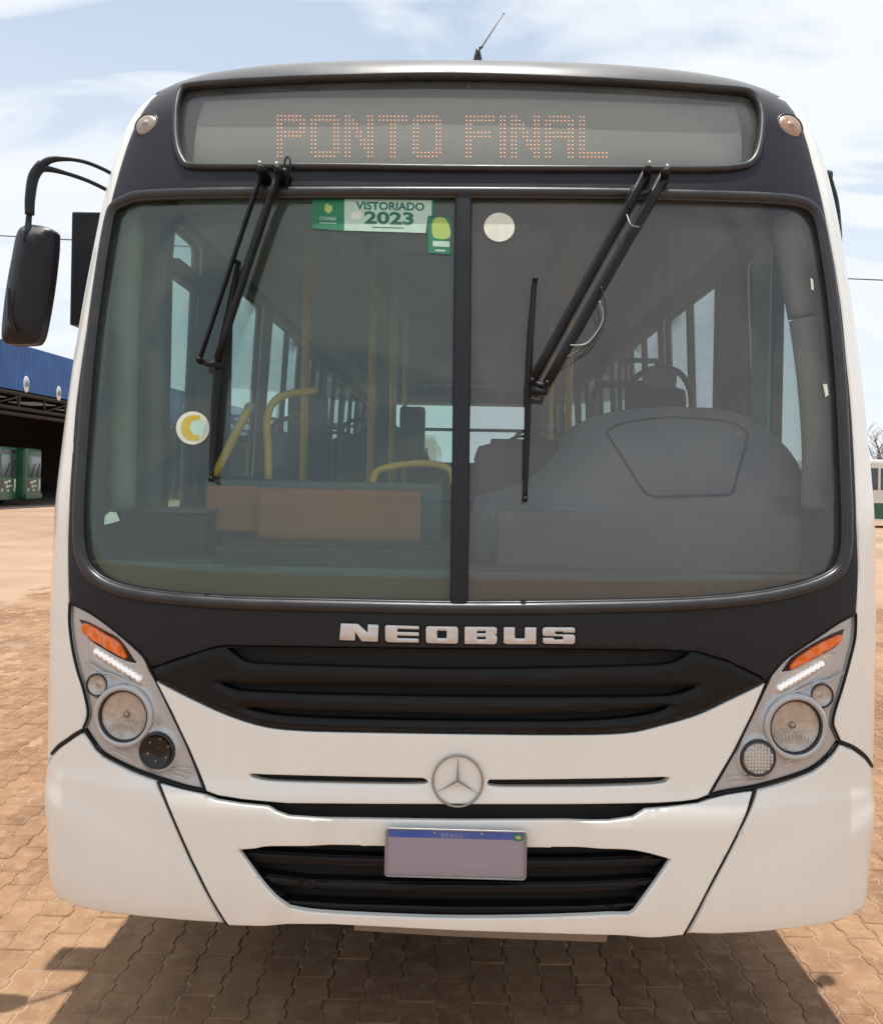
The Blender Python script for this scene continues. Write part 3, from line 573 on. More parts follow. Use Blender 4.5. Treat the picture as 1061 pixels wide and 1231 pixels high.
# lower grille slats
def slat(top, bot, hb):
    q = uv([(a, b, 0) for a, b in top] + [(a, b, 0) for a, b in bot[::-1]])
    return panel('grille_slat', q, MT['grille'], bus, off=-.022, thick=.03, rr=hb, step=.04, bstep=.03)
slat([(285, 1027), (400, 1034), (549, 1037), (700, 1037.5), (812, 1033)], [(285, 1043), (400, 1047), (549, 1049.5), (700, 1049.5), (812, 1047)], .011)
slat([(306, 1055), (366, 1063.5), (470, 1066), (549, 1067), (700, 1066.5), (798, 1061)], [(310, 1070), (400, 1077), (549, 1080), (700, 1079.5), (795, 1074)], .011)
slat([(328, 1088), (400, 1093), (549, 1097), (700, 1096), (782, 1091)], [(330, 1100), (400, 1106), (549, 1110), (700, 1108), (780, 1102)], .006)


# number plate, blank lilac face (the photo's characters are blurred out)
pl = uv([(464, 995.5), (631, 996.5), (632, 1054.5), (463.5, 1052.5)], .02)
plc = Pbus(np.array([pl[:, 0].mean()]), np.array([pl[:, 1].mean()]))[0]
pz0, pz1 = float(pl[2:, 1].mean()), float(pl[:2, 1].mean()); px0, px1 = float(Pbus(pl[[0, 3], 0], pl[[0, 3], 1])[:, 0].mean()), float(Pbus(pl[1:3, 0], pl[1:3, 1])[:, 0].mean())
PY = -.026
MT['plate'] = mat('plate_face', (0.31, 0.27, 0.33), 0.45, nscale=12, namt=0.35, ncol=(0.33, 0.31, 0.36)); MT['pblue'] = mat('plate_blue', (0.03, 0.09, 0.40), 0.4, nscale=20, namt=0.5, ncol=(0.16, 0.17, 0.32))
psf = plane_surf(PY)
plate = panel('number_plate', rrect(px0, px1, pz0, pz1, .008, 3), MT['plate'], bus, thick=.004, rr=.002, step=.05, surf=psf)
panel('plate_band', rrect(px0 + .006, px1 - .006, pz1 - .024, pz1 - .004, .004, 2), MT['pblue'], plate, off=.0008, thick=.0006, rr=.0003, step=.05, surf=psf)
panel('plate_flag', rrect(px1 - .034, px1 - .009, pz1 - .026, pz1 - .007, .001, 2), mat('flag_green', (0.03, 0.20, 0.09), .4), plate, off=.0016, thick=.0006, rr=.0003, step=.05, surf=psf)
panel('plate_flag_diamond', [(px1 - .031, pz1 - .0165), (px1 - .0215, pz1 - .022), (px1 - .012, pz1 - .0165), (px1 - .0215, pz1 - .011)], mat('flag_yellow', (0.5, 0.5, 0.2), .4), plate, off=.0022, thick=.0005, rr=.0003, step=.05, surf=psf)
cu_ = [((px0 + px1) / 2 - .035, pz1 - .018)]
band('plate_rim', rrect(px0, px1, pz0, pz1, .008, 3), MT['steel'], plate, off=.001, ra=.003, rb=.003, seg=6, surf=psf)
for dx in (-.05, .06): lathe('plate_screw', [(0, .003), (.003, .003), (.0045, 0)], ((px0 + px1) / 2 + dx * 1.2, PY - .001, pz1 - .009), (0, -1, 0), MT['steel'], plate, 8)
box('plate_bracket', (px0 + .06, PY + .006, pz0 + .01), (px1 - .06, .05, pz1 - .02), MT['seam'], bus)
cu = bpy.data.curves.new('t', 'FONT'); cu.body = 'BRASIL'; cu.size = .017; cu.space_character = 1.3; to = bpy.data.objects.new('t', cu); C.objects.link(to)
me = bpy.data.meshes.new_from_object(to.evaluated_get(bpy.context.evaluated_depsgraph_get())); bpy.data.objects.remove(to)
o = link('plate_text', me, mat('plate_lettering', (.30, .32, .50), .5), plate); o.location = ((px0 + px1) / 2 - .042, PY - .0022, pz1 - .0205); o.rotation_euler = (math.pi / 2, 0, 0)
# star emblem
c, n_ = on(*star_c, .006); r0 = 28.2 * (c - Vector((CAM_X, -CAM_D, CAM_H))).length / CAM_F * 1.0
F3 = frame_of(n_)
bm = bmesh.new(); add_tube(bm, [c + F3 @ Vector((r0 * math.cos(a), r0 * math.sin(a), .004)) for a in np.linspace(0, 2 * math.pi, 49)[:-1]], .0034, 8, True)
emb = from_bm('star_emblem', bm, MT['emb'], bus, True)
for k in range(3):
    a = R_(90 + 120 * k); d = Vector((math.cos(a), math.sin(a), 0)); e = Vector((-math.sin(a), math.cos(a), 0)); bm = bmesh.new()
    A = [d * r0 * .98, e * r0 * .055 + d * r0 * .03, Vector((0, 0, 0)), -e * r0 * .055 + d * r0 * .03]
    base = [bm.verts.new(c + F3 @ (p + Vector((0, 0, .001)))) for p in A]; rd = [bm.verts.new(c + F3 @ (A[0] + Vector((0, 0, .003)))), bm.verts.new(c + F3 @ Vector((0, 0, .012)))]
    bm.faces.new((base[0], base[1], rd[1], rd[0])); bm.faces.new((rd[0], rd[1], base[3], base[0])); bm.faces.new((base[1], base[2], rd[1])); bm.faces.new((base[2], base[3], rd[1])); bm.faces.new(base)
    from_bm('emblem_spoke', bm, MT['emb'], emb)
# raised name on the mask
Z = 3.537
def gp(pts): return [(400 + a / Z, 735 + b / Z) for a, b in pts]
letters = {
 'N': ([(36, 50), (108, 52), (150, 90), (150, 54), (195, 56), (192, 127), (124, 125), (97, 88), (95, 122), (30, 120)], []),
 'E': ([(228, 57), (367, 62), (367, 75), (275, 73), (274, 86), (366, 88), (366, 103), (274, 101), (274, 112), (365, 115), (365, 131), (236, 129), (224, 122), (223, 64)], []),
 'O': ([(402, 62), (525, 64), (532, 72), (531, 130), (524, 136), (404, 133), (396, 126), (396, 69)], [[(443, 80), (484, 81), (484, 113), (443, 112)]]),
 'B': ([(560, 64), (688, 65), (697, 72), (695, 96), (688, 100), (697, 105), (696, 130), (688, 138), (560, 136)], [[(612, 82), (649, 82), (649, 92), (612, 92)], [(612, 107), (649, 107), (649, 117), (612, 117)]]),
 'U': ([(726, 66), (772, 66), (772, 113), (815, 114), (815, 66), (863, 67), (862, 138), (735, 137), (725, 131)], []),
 'S': ([(900, 66), (1020, 67), (1027, 74), (1027, 89), (978, 88), (975, 84), (944, 84), (940, 90), (948, 96), (1020, 97), (1027, 104), (1026, 131), (1018, 137), (898, 136), (891, 128), (891, 111), (935, 111), (940, 118), (975, 118), (978, 110), (972, 104), (897, 103), (890, 97), (890, 73)], [])}
for ch, (o_, hs) in letters.items():
    q = uv(gp(o_)); lt = panel('name_letter', q, MT['badge'], bus, [uv(gp(h)) for h in hs], off=.008, thick=.009, rr=.0016, step=.02, bstep=.01)
    panel('letter_base', q, MT['grille'], lt, off=.0015, thick=.004, rr=.001, step=.03, gap=-.0055)

# --- headlights
def disk_lamp(px, py, rp, kind, cl):
    c, n0 = on(px, py, .0); n_ = (n0 * .55 + Vector((0, -1, 0)) * .45).normalized(); r = rp * (c - Vector((CAM_X, -CAM_D, CAM_H))).length / CAM_F; c = c + n_ * .004
    if kind == 'main':
        o = lathe('main_lamp', [(r * 1.02, -.004), (r * .86, -.012), (r * .6, -.019), (r * .3, -.022), (0.0001, -.0225)], c, n_, MT['reflector'], cl, 40)
        lathe('lamp_ring', [(r * 1.0, -.004), (r * 1.03, .006), (r * 1.12, .010), (r * 1.22, .006), (r * 1.28, -.008)], c, n_, MT['silver'], o, 40)
        lathe('bulb_shield', [(0, -.012), (r * .10, -.013), (r * .13, -.018), (r * .13, -.023)], c, n_, MT['emb'], o, 20)
        lens = lathe('lens', [(0, .010), (r * .4, .0085), (r * .75, .004), (r * .98, -.003), (r * .99, -.006)], c, n_, MT['clear'], o, 40)
        lathe('lamp_gasket', [(r * .94, -.004), (r * .97, .004), (r * 1.02, .006), (r * 1.03, .003)], c, n_, MT['rubber'], o, 40)
        bm = bmesh.new(); F3 = frame_of(n_)   # moulded prisms of the lens
        for k in range(9):
            x = (-.55 + .125 * k) * r; y1 = -.15 * r - .1 * r * abs(k - 4) / 4; y0 = y1 - .38 * r
            q = [F3 @ Vector((x, y0, .0052)), F3 @ Vector((x + .05 * r, y0, .0052)), F3 @ Vector((x + .05 * r, y1, .0066)), F3 @ Vector((x, y1, .0066)), F3 @ Vector((x + .025 * r, (y0 + y1) / 2, .0095))]
            q = [bm.verts.new(c + p) for p in q]
            for a, b in ((0, 1), (1, 2), (2, 3), (3, 0)): bm.faces.new((q[a], q[b], q[4]))
        tag(from_bm('lens_prism', bm, MT['reflector'], o), kind='stuff')
    elif kind == 'small':
        o = lathe('position_lamp', [(r, -.004), (r * .7, -.012), (r * .25, -.016), (0.0001, -.008)], c, n_, MT['reflector'], cl, 28)
        lathe('lamp_ring', [(r * .98, -.003), (r * 1.08, .003), (r * 1.18, -.004)], c, n_, MT['dark'], o, 28)
        lathe('lens', [(0, .004), (r * .6, .003), (r * .98, -.002)], c, n_, MT['clear'], o, 28)
    elif kind == 'dark':
        o = lathe('fog_lamp', [(r * 1.0, .0), (r * .8, -.010), (r * .4, -.016), (0.0001, -.012)], c, n_, MT['darklamp'], cl, 32)
        lathe('lamp_ring', [(r * .98, .0), (r * 1.03, .007), (r * 1.1, .002), (r * 1.12, -.01)], c, n_, MT['dark'], o, 32)
        F3 = frame_of(n_)
        for k in range(6):
            a = R_(20 + 60 * k); lathe('led_dot', [(0, .003), (.0022, .002), (.003, 0)], c + F3 @ Vector((r * .68 * math.cos(a), r * .68 * math.sin(a), -.011)), n_, MT['reflector'], o, 8)
    else:
        o = lathe('fog_lamp', [(r, -.003), (r * .98, .001), (r * .5, .003), (0.0001, .0035)], c, n_, MT['reflector'], cl, 32)
        lathe('lamp_ring', [(r * .99, .0), (r * 1.05, .006), (r * 1.14, -.002)], c, n_, MT['dark'], o, 32)
        F3 = frame_of(n_); bm = bmesh.new()
        for a in range(-4, 5):
            for b in range(-4, 5):
                x, y = a * r * .2, b * r * .2
                if math.hypot(x, y) > r * .88: continue
                q = [bm.verts.new(c + F3 @ Vector((x + dx * r * .085, y + dy * r * .085, .0035))) for dx, dy in ((-1, -1), (1, -1), (1, 1), (-1, 1))]; t = bm.verts.new(c + F3 @ Vector((x, y, .0075)))
                for k in range(4): bm.faces.new((q[k], q[(k + 1) % 4], t))
        tag(from_bm('lens_facets', bm, mat('clear_facets', (.62, .61, .58), .25, nscale=80, namt=.4, ncol=(.4, .38, .35)), o), kind='stuff')
    return o
def uv_poly(pts, parent, name, m, off, thick, rr, hf=None, gap=0, step=.02, n=5):
    return panel(name, UV(pts, n), m, parent, off=off, thick=thick, rr=rr, step=step, gap=gap, hfun=hf, bstep=.008)
for side in (-1, 1):
    hl = hlL if side < 0 else hlR
    lamps = [(149.5, 860.5, 27.5, 'main'), (117, 823.5, 11, 'small'), (189, 902.5, 18, 'dark')] if side < 0 else [(955, 873.5, 28.5, 'main'), (987, 836.5, 11.5, 'small'), (910.5, 911.5, 17.5, 'facet')]
    circ = [(uv([(x, y)])[0], r) for x, y, r, _k in lamps]
    def hl_h(s, v, d, circ=circ):
        h = np.full(len(s), -.010)
        for (c_, r) in circ:
            rr_ = r * .00245; q = np.hypot(s - c_[0], v - c_[1]); w = q / rr_
            h = h + .008 * np.exp(-((w - 1.28) / .16)**2) - np.where(w < 1.05, .02, 0) * 0
        return h
    holes = [np.array([(c_[0] + r * .00243 * 1.12 * math.cos(a), c_[1] + r * .00243 * 1.12 * math.sin(a)) for a in np.linspace(0, 2 * math.pi, 41)[:-1]]) for c_, r in circ]
    if side < 0:
        sig = [(93, 746, 1), (103, 749), (124, 760), (142, 771), (161, 797.5, 1), (150, 795), (128, 784), (104, 768)]
        drl = [(104.5, 773, 1), (112, 776), (150, 801), (167, 811), (174.5, 826.5, 1), (162, 823), (135, 806), (113, 791)]
        sig2 = [(98, 751), (106, 752), (125, 763), (141, 773), (150, 789), (146, 789.5), (126, 778), (101, 762)]
        dl = [(115 + k * (166 - 115) / 9, 783.5 + k * (816 - 783.5) / 9) for k in range(10)]
        crl = [(103, 797), (112, 800), (120, 806), (125, 809), (133, 810), (150, 818), (168, 830)]
        scr1 = [((182, 862), (190, 873)), ((184, 858), (192, 871)), ((131, 900), (163, 916)), ((137, 899), (160, 910)), ((203, 926), (228, 931)), ((207, 922), (230, 924)), ((200, 930), (225, 936))]
    else:
        sig = [(1017, 757.5, 1), (1006, 762), (980, 775), (955, 791), (942, 808, 1), (955, 805), (985, 790), (1010, 775)]
        drl = [(1003.5, 786, 1), (992, 790), (965, 803), (938, 819), (928.5, 834, 1), (940, 834), (965, 822), (993, 803)]
        sig2 = [(1012, 764), (1002, 767), (980, 778), (958, 793), (951, 803), (957, 802), (985, 787), (1008, 773)]
        dl = [(938.5 + k * (988 - 938.5) / 9, 827 + k * (798.5 - 827) / 9) for k in range(10)]
        crl = [(1013, 808), (1003, 815), (995, 818), (985, 819), (965, 828), (940, 838)]
        scr1 = [((913, 873), (921, 884)), ((945, 915), (972, 905)), ((941, 921), (962, 915)), ((873, 935), (900, 932)), ((877, 941), (903, 938))]
    holes += [UV(sig), UV(drl)]
    cl = panel('headlight', UV(hl), MT['silver'], bus, holes, thick=.018, rr=.005, step=.007, gap=.0045, hfun=hl_h, bstep=.006)
    for L in lamps: disk_lamp(*L, cl)
    uv_poly(sig, cl, 'signal_housing', MT['darklamp'], -.012, .006, .002, gap=-.004)
    uv_poly(drl, cl, 'light_housing', MT['reflector'], -.012, .006, .002, gap=-.004)
    a0, a1 = uv([sig2[0]])[0], uv([sig2[4]])[0]; ax = (a1 - a0) / np.linalg.norm(a1 - a0)
    uv_poly(sig2, cl, 'turn_signal', MT['orange'], .0005, .010, .003, gap=-.002, hf=lambda s, v, d, ax=ax: .0016 * np.sin((s * ax[0] + v * ax[1]) * 2 * math.pi / .011))
    for p in dl:
        q, n_ = on(*p, 0); n_ = (n_ + Vector((0, -1, 0))).normalized(); lathe('daytime_led', [(0, .007), (.005, .0055), (.0088, .002), (.0095, -.006)], q - n_ * .004, n_, MT['led_white'], cl, 10)
    q = uv(crl); band('bezel_crease', q, MT['silver'], cl, off=.0, ra=.003, rb=.004, seg=6, closed=False)
    for a, b in scr1:
        q = uv([a, b]); band('bezel_rib', q, MT['chrome'], cl, off=.001, ra=.0013, rb=.0018, seg=5, closed=False)
# --- marker lamps on the brow
for px_, py_, r, m in ((176.5, 150.5, 12.5, MT['amberglass']), (948.5, 152, 13.5, MT['roselens'])):
    c, n_ = on(px_, py_, 0); r = r * (c - Vector((CAM_X, -CAM_D, CAM_H))).length / CAM_F
    o = lathe('marker_lamp', [(0, .016), (r * .18, .0155), (r * .22, .012), (r * .5, .0115), (r * .85, .007), (r, .001)], c, (n_ + Vector((0, -.6, 0))).normalized(), m, bus, 28)
    lathe('lamp_ring', [(r * .98, .002), (r * 1.05, .004), (r * 1.14, .003), (r * 1.2, -.01)], c, (n_ + Vector((0, -.6, 0))).normalized(), MT['rubber'], o, 28)
# --- parts under the bumper
bot = uv([(330, 1113), (400, 1114.5), (549, 1122), (650, 1127), (748, 1128)])
panel('front_valance', [(-.30, .458), (.0, .447), (.30, .441), (.46, .436), (.465, .49), (0, .49), (-.30, .49)], MT['valance'], bus, off=-.035, thick=.02, rr=.003, step=.08)
box('underbody', (-1.14, .30, .47), (1.14, BL - .5, .78), MT['under'], bus)
for x in (-.45, .45): box('chassis_rail', (x - .04, .15, .42), (x + .04, BL - 1, .56), MT['under'], bus)
tube('front_axle', [(-1.0, 2.25, .46), (1.0, 2.25, .46)], .07, MT['under'], bus, 10)
def wheel(x, y, sgn):
    o = lathe('wheel', [(.28, .0), (.30, .012), (.42, .02), (.475, 0), (.49, -.03), (.49, -.22), (.46, -.25), (.28, -.25)], (x, y, .49), (sgn, 0, 0), MT['tyre'], bus, 36)
    lathe('rim', [(.285, .0), (.27, -.05), (.2, -.07), (.13, -.05), (.12, .01), (.05, .02), (0, .02)], (x, y, .49), (sgn, 0, 0), MT['steel'], o, 24)
for y in (2.25, 8.05):
    for sgn in (-1, 1): wheel(sgn * 1.24, y, sgn)
# --- roof aerial
c = at(574, 72.5, .62); c.z -= .01; q1 = at(578, 58, .62); q2 = at(606, 15, .62)
aer = lathe('aerial', [(.0001, .055), (.007, .05), (.012, .03), (.016, .012), (.018, -.02)], (c.x, c.y, c.z), (0, 0, 1), MT['darklamp'], bus, 16)
tube('aerial_joint', [(c.x, c.y, c.z + .048), q1 + Vector((.004, 0, .006))], [.006, .005], MT['dark'], aer, 8)
tube('aerial_rod', [q1, q1.lerp(q2, .5), q2], [.003, .0026, .0022], MT['screen'], aer, 6)
tube('aerial_tip', [q1.lerp(q2, .95), q2], [.003, .003], MT['steel'], aer, 6)

# --- wipers
def wp(pts, off): return [on(a, b, off)[0] for a, b in pts]
def wiper(arms, blade, link_, bw, flags):
    root = empty('wiper', parent=bus, size=.1)
    for pts, w0, w1, off in arms:
        P = wp(pts, off); tube('wiper_arm', [P[0].lerp(P[1], t / 8) for t in range(9)], [(w0 + (w1 - w0) * t / 8) * .55 for t in range(9)], MT['wiper'], root, 8, flat=2.0)
        lathe('arm_pivot', [(0, .03), (.010, .028), (.013, .02), (.016, 0), (.02, -.05)], P[0], (0, -1, .15), MT['wiper'], root, 14)
        lathe('pivot_nut', [(0, .012), (.006, .012), (.007, 0)], P[0] + Vector((0, -.03, .012)), (0, -1, .5), MT['steel'], root, 6)
        P2 = wp([pts[1]], off)[0]; lathe('link_pin', [(0, .014), (.007, .013), (.010, 0), (.010, -.02)], P2, (0, -1, .1), MT['wiper'], root, 12)
    L = wp(link_, .045); tube('blade_link', L, .0085, MT['wiper'], root, 8)
    B = [wp([p], .018)[0] for p in blade]; B = smooth_pts(B, 6); n = len(B)
    tube('blade_spine', B, [0.0065 + bw * math.sin(math.pi * i / (n - 1)) for i in range(n)], MT['wiper'], root, 8)
    R2 = [wp([p], .006)[0] for p in blade]; tube('blade_rubber', smooth_pts(R2, 6), .004, MT['rubber'], root, 6)
    for p in (B[0], B[-1]): lathe('blade_cap', [(0, .012), (.008, .01), (.009, -.01), (0, -.014)], p, (0, -1, 0), MT['wiper'], root, 10)
    for f, m, r in flags: tube('washer_hose', smooth_pts([wp([p[:2]], p[2])[0] for p in f], 6), r, m, root, 6)
    return root
wiper([([(315, 207), (240, 433)], .0140, .0110, .05), ([(335, 208), (262, 430)], .0215, .0185, .045)],
      [(286, 316), (277, 370), (264, 440), (258, 510), (254, 576)], [(240, 434), (252, 438), (262, 437), (264, 442)], .0095,
      [([(344, 222, .03), (349, 205, .05), (348, 190, .055), (343, 192, .05), (340, 212, .04)], MT['wiper'], .003)])
wiper([([(777, 207), (639, 458)], .0145, .0135, .05), ([(798, 211), (657, 461)], .0160, .0135, .045)],
      [(643, 336), (638, 400), (635, 462), (633, 530), (631, 600)], [(639, 459), (650, 464), (658, 462), (655, 472), (640, 470)], .003,
      [([(722, 345, .045), (728, 375, .04), (718, 405, .04), (698, 420, .045), (680, 430, .05)], MT['rubber'], .0022), ([(720, 362, .045), (724, 385, .04), (706, 412, .045), (685, 415, .05)], MT['steel'], .0022),
       ([(772, 216, .03), (757, 228, .05), (753, 245, .05), (760, 252, .045)], MT['wiper'], .0025), ([(753, 258, .05), (758, 270, .07), (768, 273, .06)], MT['steel'], .002)])
c, n_ = on(345, 216, .0); lathe('washer_nozzle', [(0, .05), (.012, .045), (.016, .02), (.018, -.02)], c, n_, MT['wiper'], bus, 12)

# --- stickers on the inner side of the windscreen
def sticker(name, pts, m, off=-.0005, par=None, n=0, gap=0): return panel(name, uv(curve(pts, n) if n else pts), m, par or bus, off=-.0052 + off * .22, thick=.0003, rr=.0001, step=.03, gap=gap, bstep=.01)
MS = {k: mat('sticker_' + k, c, .5, nscale=30, namt=.25) for k, c in {'green': (.008, .17, .075), 'pale': (.42, .60, .50), 'lime': (.34, .48, .11), 'white': (.66, .69, .58), 'mint': (.42, .64, .55), 'ochre': (.52, .42, .05), 'ink': (.01, .13, .08)}.items()}
def text_on(name, s, x0, y0, x1, y1, m, par, off, bold=.02):
    cu = bpy.data.curves.new('t', 'FONT'); cu.body = s; cu.size = 1; cu.offset = bold; cu.resolution_u = 3; to = bpy.data.objects.new('t', cu); C.objects.link(to)
    me = bpy.data.meshes.new_from_object(to.evaluated_get(bpy.context.evaluated_depsgraph_get())); bpy.data.objects.remove(to)
    V = np.array([v.co[:2] for v in me.vertices]); lo, hi = V.min(0), V.max(0); t = (V - lo) / (hi - lo)
    # bilinear between the top and bottom edges given in pixels
    X = x0[0] + (x0[1] - x0[0]) * t[:, 0]; Yt = y0[0] + (y0[1] - y0[0]) * t[:, 0]; Yb = y1[0] + (y1[1] - y1[0]) * t[:, 0]; Y = Yb + (Yt - Yb) * t[:, 1]
    q = uv(np.stack([X, Y], -1)); P = off_pt(Pbus, q[:, 0], q[:, 1], -.0052 + off * .24)
    me.vertices.foreach_set('co', P.ravel()); me.name = name
    return link(name, me, m, par)
st = sticker('inspection_sticker', [(413, 238), (521.5, 239.5), (521, 257), (514, 259), (511.5, 279), (413, 276)], MS['pale'])
g = sticker('sticker_emblem', [(375, 238), (413.5, 238), (413.5, 276.5), (375, 273.5)], MS['green'], par=st, off=-.0004)
sticker('sticker_edge', [(519, 238), (521.8, 238.5), (521.5, 258), (518.5, 257)], MS['green'], par=st, off=.0002)
text_on('sticker_text', 'VISTORIADO', (427.5, 510), (241, 242.5), (0, 0), (251, 252.5), MS['ink'], st, .0016, .03)
text_on('sticker_text', '2023', (437.5, 497), (252.5, 254), (0, 0), (268, 269.5), MS['ink'], st, .0016, .035)
text_on('sticker_text', 'CUIABÁ', (384, 404), (258, 259), (0, 0), (263, 264), MS['pale'], st, .0016, .01)
sticker('sticker_crest', [(390, 246), (393, 243), (396, 246), (399, 246), (399, 252), (394.5, 256), (390, 252)], MS['lime'], par=st, off=.0014)
sticker('sticker_print', [(447, 271.5), (485, 272.5), (485, 273.6), (447, 272.6)], MS['ink'], par=st, off=.0014)
sticker('sticker_print', [(384, 266.5), (404, 267), (404, 267.8), (384, 267.3)], MS['pale'], par=st, off=.0014)
sticker('sticker_blotch', [(421, 257), (427, 252.5), (434, 254), (435, 259), (430, 263), (423, 262)], MS['white'], par=st, off=.0012)
s2 = sticker('fruit_sticker', [(514, 259), (541.5, 261), (541, 305), (515, 303)], MS['green'], off=.0012)
sticker('sticker_patch', [(519, 272), (521, 263), (529, 260), (536, 263), (540.5, 273), (541, 283), (533, 286.5), (521, 284)], MS['lime'], off=.0022, par=s2, n=4)
sticker('sticker_print', [(520, 288.5), (540, 289.5), (540, 296), (520, 295)], MS['pale'], par=s2, off=.0022)
sticker('sticker_print', [(523, 299), (535, 299.5), (535, 301.5), (523, 301)], MS['pale'], par=s2, off=.0022)
circle = lambda x, y, rx, ry, a0=0, a1=360, n=32: [(x + rx * math.cos(R_(a0 + (a1 - a0) * k / n)), y + ry * math.sin(R_(a0 + (a1 - a0) * k / n))) for k in range(n if a1 - a0 == 360 else n + 1)]
sticker('round_sticker', circle(600, 272, 18.5, 17.5), MS['white'])
rs = sticker('round_sticker', circle(231, 514, 20.2, 20), MS['white'])
sticker('sticker_disc', circle(231, 514, 15.5, 15.5), MS['mint'], par=rs, off=.0006)
cpts = [(240, 499), (231, 498.5), (223, 501), (218, 507), (217, 515), (219.5, 523), (226, 528.5), (234, 529.5), (239, 528.5), (238.5, 523), (231, 521.5), (227, 515), (228, 508.5), (232, 505), (240, 504.5)]
sticker('sticker_letter', cpts, MS['ochre'], par=rs, off=.0014)
sticker('torn_sticker', [(124, 631), (125, 620), (131, 615), (139, 616), (143, 626), (133, 629)], mat('torn_paper', (.35, .55, .48), .6))
sticker('paper_scrap', [(975, 333), (978, 335), (979, 348), (976, 347)], MS['white']); sticker('paper_scrap', [(990, 461), (995, 461), (997, 474), (993, 477)], MS['white'])

# --- mirrors (each part of the bus)
def mirror_head(x0, x1, z0, z1, y, name='mirror_head'):
    cx_, cz_ = (x0 + x1) / 2, (z0 + z1) / 2; hw, hh = (x1 - x0) / 2, (z1 - z0) / 2
    return cx_, cz_, hw, hh
MY = .50
mh = [(62, 275), (64.5, 287), (63, 310), (58, 350), (50, 395), (45, 409), (38, 413), (15, 413.5), (4, 411), (1.5, 400), (4, 370), (8, 340), (14, 308), (19, 283), (26, 272), (40, 269.5)]
mhq = uvp(curve(mh, 3), MY); msurf = plane_surf(MY)
def mirror_h(s, v, d): return .045 * (1 - (1 - np.clip(d / .085, 0, 1)) ** 2)
mir = empty('mirror', parent=bus, size=.1)
panel('mirror_housing', mhq, MT['mask'], mir, thick=(-.05, 0), rr=.006, step=.02, surf=msurf, hfun=mirror_h, bstep=.012)
panel('mirror_glass', mhq, MT['chrome'], mir, off=-.052, thick=.003, rr=.002, step=.05, surf=msurf, gap=.012)
band('mirror_rim', inset(mhq, .004), MT['mask'], mir, off=-.045, ra=.006, rb=.008, surf=msurf)
arm = [at(35, 272, MY), at(36, 258, MY)]
tube('mirror_stalk', [at(31, 292, MY - .035), at(34, 275, MY - .02), at(35, 262, MY), at(36, 255, MY)], [.010, .011, .010, .010], MT['mask'], mir, 10)
c1 = [at(*p, y) for p, y in (((36, 258), MY), ((36.5, 238), MY), ((41, 212), MY + .01), ((52, 197), MY + .02))]
tube('mirror_arm', smooth_pts(c1, 6), [.0155 + .003 * min(1, i / 12) for i in range(19)], MT['mask'], mir, 12)
c2 = [at(*p, y) for p, y in (((48, 201), MY + .01), ((60, 192.5), MY + .02), ((80, 191), MY + .04), ((105, 195.5), MY + .08), ((133, 208), MY + .14), ((150, 222), MY + .2))]
tube('mirror_arm', smooth_pts(c2, 6), [.016 - .009 * min(1, i / 14) for i in range(31)], MT['mask'], mir, 10)
c3 = [at(*p, y) for p, y in (((46, 203), MY + .01), ((58, 203), MY + .02), ((80, 208.5), MY + .04), ((105, 217), MY + .08), ((128, 228), MY + .14), ((150, 240), MY + .2))]
tube('mirror_arm', smooth_pts(c3, 6), [.015 - .008 * min(1, i / 12) for i in range(31)], MT['mask'], mir, 10)
panel('mirror_seam', uvp([(18, 350), (21, 350), (22, 380), (29, 405), (26, 406), (18, 385)], MY), MT['seam'], mir, off=.046, thick=.003, rr=.001, step=.03, surf=msurf)
# square box on the door side and the slim black mirror on the driver's side
a, b = at(97.5, 262, .80), at(120, 380, .80)
sb = box('side_box', (a.x, .72, b.z - .05), (-1.25, .86, a.z), MT['mask'], bus, .008)
d2 = empty('side_mirror', parent=bus, size=.1)
a, b = at(999, 210, .80), at(1008, 290, .80)
tube('mirror_housing', smooth_pts([at(992, 206, .80), at(996.5, 228, .80), at(999.5, 250, .80), at(1002, 280, .80), at(1004.5, 300, .80)], 5), [.012, .014, .015, .016, .017, .018, .02, .021, .022, .023, .023, .024, .024, .024, .024, .024, .023, .022, .02, .016, .012], MT['mask'], d2, 10, flat=1.6)
lathe('mirror_pivot', [(0, .02), (.02, .015), (.022, -.02)], at(993, 212, .78), (1, 0, 0), MT['dark'], d2, 12)
# door edge rubber seen on the left flank and trim piece low on the right
# ================================================================== INSIDE THE BUS
FL = 1.05
box('floor_panel', (-1.2, .35, FL - .06), (1.2, BL - .75, FL), MT['dark'], bus)
bm = bmesh.new()                       # curved ceiling lining
prof = [(-1.16, 2.86), (-1.08, 3.00), (-.85, 3.08), (-.4, 3.13), (0, 3.14), (.4, 3.13), (.85, 3.08), (1.08, 3.00), (1.16, 2.86)]
y0, y1 = 1.05, BL - .85
A = [bm.verts.new((x, y0, z)) for x, z in prof]; B = [bm.verts.new((x, y1, z)) for x, z in prof]; A2 = [bm.verts.new((x, y0, z + .02)) for x, z in prof]; B2 = [bm.verts.new((x, y1, z + .02)) for x, z in prof]
for i in range(len(prof) - 1):
    bm.faces.new((A[i], A[i + 1], B[i + 1], B[i])); bm.faces.new((A2[i], B2[i], B2[i + 1], A2[i + 1])); bm.faces.new((A[i], A2[i], A2[i + 1], A[i + 1])); bm.faces.new((B[i], B[i + 1], B2[i + 1], B2[i]))
from_bm('ceiling_lining', bm, MT['ceil'], bus)
box('front_bulkhead', (-1.08, .62, 2.80), (1.08, 1.05, 3.02), MT['dash'], bus, .02)
for k, y in enumerate((2.6, 4.4, 6.2)): box('ceiling_hatch', (-.36, y, 3.06), (.36, y + .8, 3.115), MT['int'], bus, .02)
for x in (-.62, .62): box('ceiling_light', (x - .07, 1.6, 3.055), (x + .07, BL - 1.4, 3.09), MT['ceil'], bus, .01)
